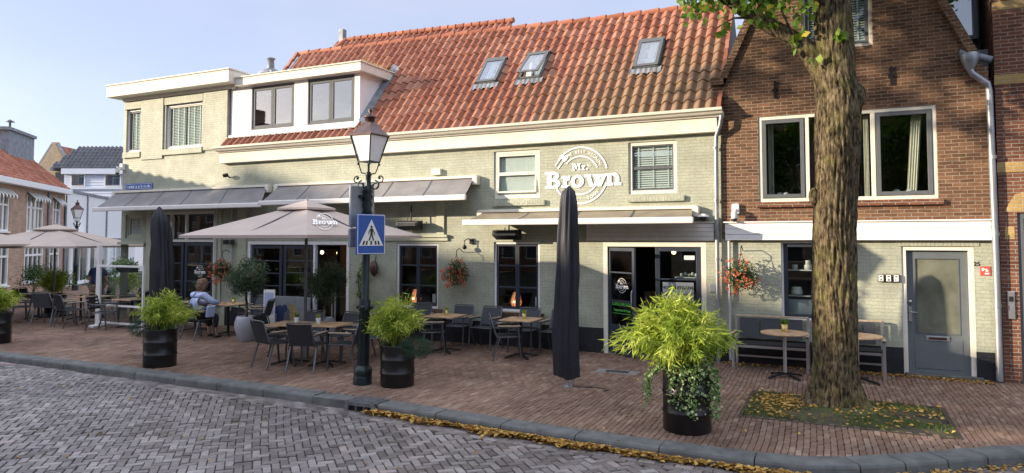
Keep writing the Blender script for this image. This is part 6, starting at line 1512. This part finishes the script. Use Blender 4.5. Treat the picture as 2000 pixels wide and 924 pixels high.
# ================================================================== PEOPLE
def skin(name, joints, edges, mat, par, root=0, sub=2):
    me = bpy.data.meshes.new(name); me.from_pydata([j[0] for j in joints], edges, []); me.materials.append(M[mat])
    o = bpy.data.objects.new(name, me); COL.objects.link(o); o.parent = par
    md = o.modifiers.new('skin', 'SKIN'); md.use_smooth_shade = True
    lay = me.skin_vertices[0] if me.skin_vertices else None
    if lay is None:
        bm = bmesh.new(); bm.from_mesh(me); bm.verts.layers.skin.verify(); bm.to_mesh(me); bm.free(); lay = me.skin_vertices[0]
    for i, j in enumerate(joints):
        r = j[1]; lay.data[i].radius = r if isinstance(r, tuple) else (r, r); lay.data[i].use_root = (i == root)
    s = o.modifiers.new('sub', 'SUBSURF'); s.levels = s.render_levels = sub
    return o
def hand(par, w, d, sgn):
    """five finger hand from wrist w in direction d"""
    w = Vector(w); d = Vector(d).normalized(); side = d.cross(Vector((0, 0, 1))).normalized()*sgn; J = [(tuple(w), .022), (tuple(w+d*.045), (.036, .018))]; E_ = [(0, 1)]
    for i, (o_, l) in enumerate(((-.03, .06), (-.01, .07), (.01, .068), (.03, .052))):
        b = w+d*.085+side*o_; J += [(tuple(b), .010), (tuple(b+d*l*.6+Vector((0, 0, -.008))), .0085), (tuple(b+d*l+Vector((0, 0, -.028))), .007)]; k = len(J); E_ += [(1, k-3), (k-3, k-2), (k-2, k-1)]
    b = w+d*.03-side*.035; J += [(tuple(b), .011), (tuple(b+d*.04-side*.02), .009)]; k = len(J); E_ += [(1, k-2), (k-2, k-1)]
    return skin('hand', J, E_, 'skin', par, 0, 1)
def head(par, c, yaw, pitch, hairmat, longh):
    M_ = Matrix.Translation(c) @ Matrix.Rotation(yaw, 4, 'Z') @ Matrix.Rotation(pitch, 4, 'X')
    mb = MB(M_); mb.ball((0, 0, 0), .1, 14, sx=.78, sy=.95, sz=1.18); mb.ball((0, .06, -.05), .055, 10, sx=.9, sy=.8); mb.ball((0, .1, -.01), .016, 6, sz=1.6); mb.ball((-.08, 0, -.01), .022, 6, sx=.5, sz=1.3); mb.ball((.08, 0, -.01), .022, 6, sx=.5, sz=1.3)
    mb.tube([(0, -.02, -.17), (0, -.01, -.06)], [.055, .055], 12); h = mb.build('head', 'skin', par)
    mb = MB(M_)
    for s in (-1, 1): mb.ball((s*.03, .085, .015), .011, 6)
    mb.build('eye', 'ink', par); mb = MB(M_); mb.ball((0, .098, -.055), .014, 6, sx=1.6, sz=.4); mb.build('mouth', 'redsign', par)
    vs = []; N = 22; K = 14
    for i in range(K+1):
        for k in range(N):
            a = 2*math.pi*k/N; th = (.02+.62*i/K)*math.pi if not longh else (.02+.74*i/K)*math.pi
            fr = max(0, math.sin(a)); lim = 1-.55*fr**1.5; th *= lim if not longh else 1-.5*fr**1.5
            w_ = (1.2 if longh else 1.12)+.045*math.sin(a*11+i*1.3)+(.16*(i/K) if longh else 0)
            vs.append((.1*.8*w_*math.sin(th)*math.cos(a), .1*.98*w_*math.sin(th)*math.sin(a)-.004, .1*1.2*w_*math.cos(th)*(1.0 if th < 1.57 else 1.25 if longh else 1)))
    mb = MB(M_); mb.add(vs, [(i*N+k, (i+1)*N+k, (i+1)*N+(k+1) % N, i*N+(k+1) % N) for i in range(K) for k in range(N)], 0, True)
    if longh: mb.ball((-.03, -.06, .06), .055, 8, sx=1.3); mb.tube([(-.06, .02, .06), (-.095, 0, -.03), (-.08, -.02, -.12)], [.03, .026, .008], 7); mb.tube([(.06, .02, .06), (.098, 0, -.02), (.085, -.03, -.13)], [.03, .026, .008], 7); mb.tube([(.03, -.1, .02), (.05, -.1, -.08), (.04, -.09, -.13)], [.03, .035, .012], 8); mb.tube([(-.05, -.08, .02), (-.06, -.08, -.07), (-.05, -.07, -.12)], [.03, .03, .01], 8)
    mb.build('hair', hairmat, par)
t = thing('person', 'woman in a pale blue blouse seen from behind, sitting at the table', 'person', (-13.47, -2.08, -.012), R(-8)); t.scale = (1.07, 1.07, 1.05)
body = [((0, -.02, .55), (.15, .12)), ((0, 0, .72), (.14, .10)), ((0, .04, .90), (.15, .10)), ((0, .07, 1.0), (.10, .07)), ((0, .09, 1.07), .05)]
J = body+[((-.16, .06, .98), .055), ((-.25, .17, .80), .042), ((-.17, .40, .77), .028), ((.16, .06, .98), .055), ((.27, .2, .82), .042), ((.2, .44, .77), .028),
          ((-.09, .02, .52), .085), ((-.13, .40, .50), .06), ((-.12, .38, .12), .04), ((-.12, .48, .04), (.035, .03)), ((.09, .02, .52), .085), ((.16, .38, .48), .06), ((.2, .30, .12), .04), ((.2, .40, .04), (.035, .03))]
E_ = [(0, 1), (1, 2), (2, 3), (3, 4), (3, 5), (5, 6), (6, 7), (3, 8), (8, 9), (9, 10), (0, 11), (11, 12), (12, 13), (13, 14), (0, 15), (15, 16), (16, 17), (17, 18)]
skin('body', [(j[0], (j[1][0]*.3, j[1][1]*.3) if isinstance(j[1], tuple) and j[0][2] > .1 else (j[1] if isinstance(j[1], tuple) else j[1]*.8)) for j in J], E_, 'skin', t)
Jb = [((0, -.02, .56), (.22, .17)), ((0, -.01, .72), (.215, .155)), ((0, .04, .90), (.21, .14)), ((0, .07, 1.0), (.14, .095)), ((-.17, .06, .965), .085), ((-.265, .17, .79), .07), ((-.19, .37, .77), .05), ((.17, .06, .965), .085), ((.285, .2, .81), .07), ((.215, .40, .775), .05)]
skin('blouse', Jb, [(0, 1), (1, 2), (2, 3), (3, 4), (4, 5), (5, 6), (3, 7), (7, 8), (8, 9)], 'blouse', t)
Jt = [((0, -.02, .53), (.19, .13)), ((-.11, .03, .52), .105), ((-.13, .40, .51), .08), ((-.12, .385, .22), .06), ((.11, .03, .52), .105), ((.16, .38, .49), .08), ((.19, .31, .22), .06)]
skin('trousers', Jt, [(0, 1), (1, 2), (2, 3), (0, 4), (4, 5), (5, 6)], 'blacktrousers', t)
head(t, (0, .13, 1.19), R(8), R(-12), 'hair_b', True)
hand(t, (-.17, .42, .77), (.3, 1, 0), -1); hand(t, (.2, .46, .77), (-.3, 1, 0), 1)
MB().tube([(.09, -.07, 1.03), (-.02, -.135, .88), (-.16, -.15, .68), (-.2, -.1, .6)], .009, 6).build('bag_strap', 'ink', t)
mb = MB(); mb.obox((.36, .1, .62), .05, .2, .26, Matrix.Rotation(.2, 3, 'Y')); mb.build('bag', 'blouse', t, bevel=.02)
for s, x, y in ((-1, -.12, .46), (1, .2, .38)): MB().ball((x, y, .035), .05, 8, sx=.8, sy=2.2, sz=.7).build('shoe', 'ink', t)
t = thing('person', 'ginger haired man in a navy t-shirt standing with his back turned behind the screen', 'person', (-19.7, -.3, 0), R(20))
J = [((0, 0, .92), (.14, .10)), ((0, .01, 1.12), (.13, .09)), ((0, .03, 1.32), (.15, .09)), ((0, .05, 1.42), (.1, .07)), ((0, .07, 1.5), .05), ((-.18, .04, 1.38), .055), ((-.26, .06, 1.12), .042), ((-.24, .2, .92), .03), ((.18, .04, 1.38), .055), ((.27, .06, 1.12), .042), ((.26, .2, .92), .03),
     ((-.1, 0, .86), .085), ((-.11, .02, .48), .06), ((-.12, 0, .08), .045), ((-.13, .12, .04), (.04, .03)), ((.1, 0, .86), .085), ((.12, .0, .48), .06), ((.13, -.02, .08), .045), ((.15, .1, .04), (.04, .03))]
skin('body', [(j[0], (j[1][0]*.9, j[1][1]*.9) if isinstance(j[1], tuple) else j[1]*.9) for j in J], E_, 'skin', t)
skin('t_shirt', [((0, 0, .93), (.175, .13)), ((0, .01, 1.12), (.17, .125)), ((0, .03, 1.31), (.19, .12)), ((0, .05, 1.41), (.12, .085)), ((-.19, .04, 1.36), .085), ((-.245, .055, 1.2), .072), ((.19, .04, 1.36), .085), ((.25, .055, 1.2), .072)], [(0, 1), (1, 2), (2, 3), (3, 4), (4, 5), (3, 6), (6, 7)], 'navy', t)
skin('trousers', [((0, 0, .92), (.165, .12)), ((-.1, 0, .85), .11), ((-.11, .02, .48), .085), ((-.12, 0, .12), .07), ((.1, 0, .85), .11), ((.12, 0, .48), .085), ((.13, -.02, .12), .07)], [(0, 1), (1, 2), (2, 3), (0, 4), (4, 5), (5, 6)], 'khaki', t)
head(t, (0, .12, 1.60), R(-5), R(-24), 'hair_r', False); hand(t, (-.24, .2, .92), (.2, .5, -.8), -1); hand(t, (.26, .2, .92), (-.2, .5, -.8), 1)
for x, y in ((-.13, .1), (.15, .08)): MB().ball((x, y, .045), .055, 8, sx=.8, sy=2.1, sz=.8).build('shoe', 'ink', t)
# ================================================================== TREES
def trunk_mesh(pts, n=110, per=64, seed=0, ridge=.018):
    """pts: (z, cx, cy, r)"""
    rs = random.Random(seed); zs = [p[0] for p in pts]; vs = []
    ph = [rs.uniform(0, 6.28) for _ in range(12)]
    def nz(a, z):
        v = 0
        w_ = a*13+1.4*math.sin(z*2.1+a*2+ph[0])+.8*math.sin(z*5.3+a*3+ph[1])
        v += abs(math.sin(w_))*.8+.5*abs(math.sin(a*21+1.2*math.sin(z*3.7+ph[2])+ph[3]))
        v += .3*math.sin(a*34+z*9+2*math.sin(z*6+a*4+ph[4]))
        return v
    for i in range(n+1):
        q = i/n; z = zs[0]+(zs[-1]-zs[0])*q
        cx = np.interp(z, zs, [p[1] for p in pts]); cy = np.interp(z, zs, [p[2] for p in pts]); r = np.interp(z, zs, [p[3] for p in pts])
        for k in range(per):
            a = 2*math.pi*k/per
            rr = r*(1+.05*math.sin(2*a+z*.9+ph[5])+.035*math.sin(3*a-z*1.7+ph[6]))+ridge*(nz(a, z)-.6)
            if z < .5: rr += (.5-z)*.26*max(0, math.sin(a*2.5+ph[7]))**2*(1-z)
            vs.append((cx+rr*math.cos(a), cy+rr*math.sin(a), z))
    return vs, [(i*per+k, i*per+(k+1) % per, (i+1)*per+(k+1) % per, (i+1)*per+k) for i in range(n) for k in range(per)]
def crown(t, name, c, rad, ncl, nleaf, size, seed, mat='leaf', squash=.8, shell=.3, clr=.19):
    rs = np.random.default_rng(seed); cd = rs.normal(0, 1, (ncl, 3)); cd /= np.linalg.norm(cd, axis=1)[:, None]
    cc = cd*(rad*rs.uniform(shell, 1, ncl))[:, None]*np.array([1, 1, squash])+np.array(c)
    k = rs.integers(0, ncl, nleaf); P = cc[k]+rs.normal(0, rad*clr, (nleaf, 3))*np.array([1, 1, .6])
    leafset(name, P, rs.uniform(size*.7, size*1.25, nleaf), mat, t, aspect=.8, normal_up=.35, rnd=np.clip(.35+.25*np.sin(k*2.1)+rs.normal(0, .22, nleaf), 0, 1))
    return cc
t = thing('linden_tree', 'thick barked tree with one low branch, in the soil square before the brown house', 'tree', (-.05, -2.83, 0))
mb = MB(); vs, fs = trunk_mesh([(-.05, -.02, 0, .37), (.12, -.02, 0, .315), (.35, -.01, 0, .28), (.7, 0, 0, .262), (1.4, .0, 0, .262), (2.4, 0, 0, .26), (3.2, .05, 0, .265), (3.8, .08, 0, .295), (4.25, .11, 0, .30), (4.6, .07, 0, .27), (5.2, .06, .02, .25), (6.2, .04, .05, .225), (7.5, 0, .1, .17)], n=210, per=120, seed=3, ridge=.026)
mb.add(vs, fs, 0, True); mb.ball((.33, -.08, 4.28), .12, 10, sz=1.6); mb.ball((-.24, -.1, 2.9), .07, 8, sz=1.8); mb.build('trunk', 'bark', t)
mb = MB(); mb.tube([(.08, 0, 4.35), (-.1, -.02, 4.72), (-.32, -.05, 5.05), (-.6, -.1, 5.28), (-1.0, -.15, 5.55), (-1.45, -.2, 5.95), (-2.0, -.2, 6.5)], [.2, .17, .13, .115, .10, .085, .06], 14)
mb.tube([(-.45, -.08, 5.17), (-.55, -.15, 5.42), (-.62, -.2, 5.6)], [.03, .018, .01], 6); mb.tube([(-1.0, -.15, 5.55), (-1.25, -.4, 5.5), (-1.5, -.5, 5.35)], [.025, .015, .006], 6)
mb.build('branch', 'bark', t)
mb = MB()
for a, l, z in ((.3, 2.4, 6.4), (1.5, 2.2, 6.8), (2.7, 2.3, 6.7), (3.9, 2.5, 6.9), (5.2, 2.4, 6.6), (.9, 1.5, 7.4), (4.5, 1.6, 7.4)):
    mb.tube([(0, 0, z), (l*.5*math.cos(a), l*.5*math.sin(a), z+1.0), (l*math.cos(a), l*math.sin(a), z+1.9)], [.12, .07, .03], 8)
mb.build('branch', 'bark', t)
crown(t, 'crown', (0, .2, 8.9), 2.9, 90, 20000, .13, 60)
# low leaves round the branch
rs = np.random.default_rng(61); P = []
for c, r, n in (((-1.55, -.2, 5.98), .30, 60), ((-1.75, -.3, 5.7), .14, 16), ((-1.2, -.45, 5.95), .2, 26), ((-.95, -.3, 5.75), .2, 26), ((-.62, -.25, 5.62), .22, 34), ((-.75, -.3, 5.35), .12, 12), ((-.42, -.2, 5.15), .12, 14), ((-.85, -.2, 6.0), .25, 34), ((-1.38, -.4, 5.42), .12, 12), ((.14, -.32, 5.08), .09, 9), ((-.4, -.3, 5.9), .2, 24), ((-1.3, -.1, 6.3), .3, 50), ((-.15, -.32, 4.75), .05, 3)):
    P.append(np.array(c)+rs.normal(0, r*.6, (n, 3)))
for k in range(26):
    c = np.array((rs.uniform(-2.0, .5), rs.uniform(-.7, .3), rs.uniform(6.0, 6.8))); P.append(c+rs.normal(0, .12, (22, 3)))
for c, n in (((-1.65, -.4, 5.85), 30), ((-1.1, -.5, 5.7), 24), ((-.5, -.4, 5.75), 30), ((-.35, -.35, 5.45), 18), ((-1.9, -.3, 6.0), 26), ((-.75, -.45, 5.85), 24)): P.append(np.array(c)+rs.normal(0, .12, (n, 3)))
P = np.concatenate(P); leafset('low_leaves', P, rs.uniform(.085, .15, len(P)), 'leaf', t, aspect=.9, normal_up=0, fold=.15, dirs=rs.normal(0, .5, (len(P), 3))+np.array([0, 0, -.6]), rnd=np.clip(rs.normal(.55, .22, len(P)), 0, 1))
t = thing('street_tree', 'leafy street tree outside the picture on the left that dapples the brown house', 'tree', (-15.0, -12.2, 0))
mb = MB(); vs, fs = trunk_mesh([(0, 0, 0, .34), (1, 0, 0, .26), (6, .1, 0, .2), (9, 0, 0, .12)], 60, 30, 5); mb.add(vs, fs, 0, True); mb.build('trunk', 'bark', t)
crown(t, 'crown', (-1.2, 0, 11.2), 3.4, 50, 6800, .2, 62, squash=.85, clr=.10)

for i, (x, y, r) in enumerate([(-3.5, -24.5, 3.0), (4.5, -25.5, 3.2), (-12, -25, 2.8)]):
    t = thing('street_tree', ['street tree behind the viewer, mirrored in the brown house windows', 'street tree behind the viewer on the right, outside the picture', 'street tree behind the viewer on the left, outside the picture'][i], 'tree', (x, y, -.1))
    mb = MB(); vs, fs = trunk_mesh([(0, 0, 0, .3), (1, 0, 0, .24), (5, .1, 0, .2), (7, 0, 0, .1)], 30, 20, 5+i); mb.add(vs, fs, 0, True); mb.build('trunk', 'bark', t)
    crown(t, 'crown', (0, 0, 6.6), r, 60, 6000, .28, 70+i, squash=.95, clr=.16)
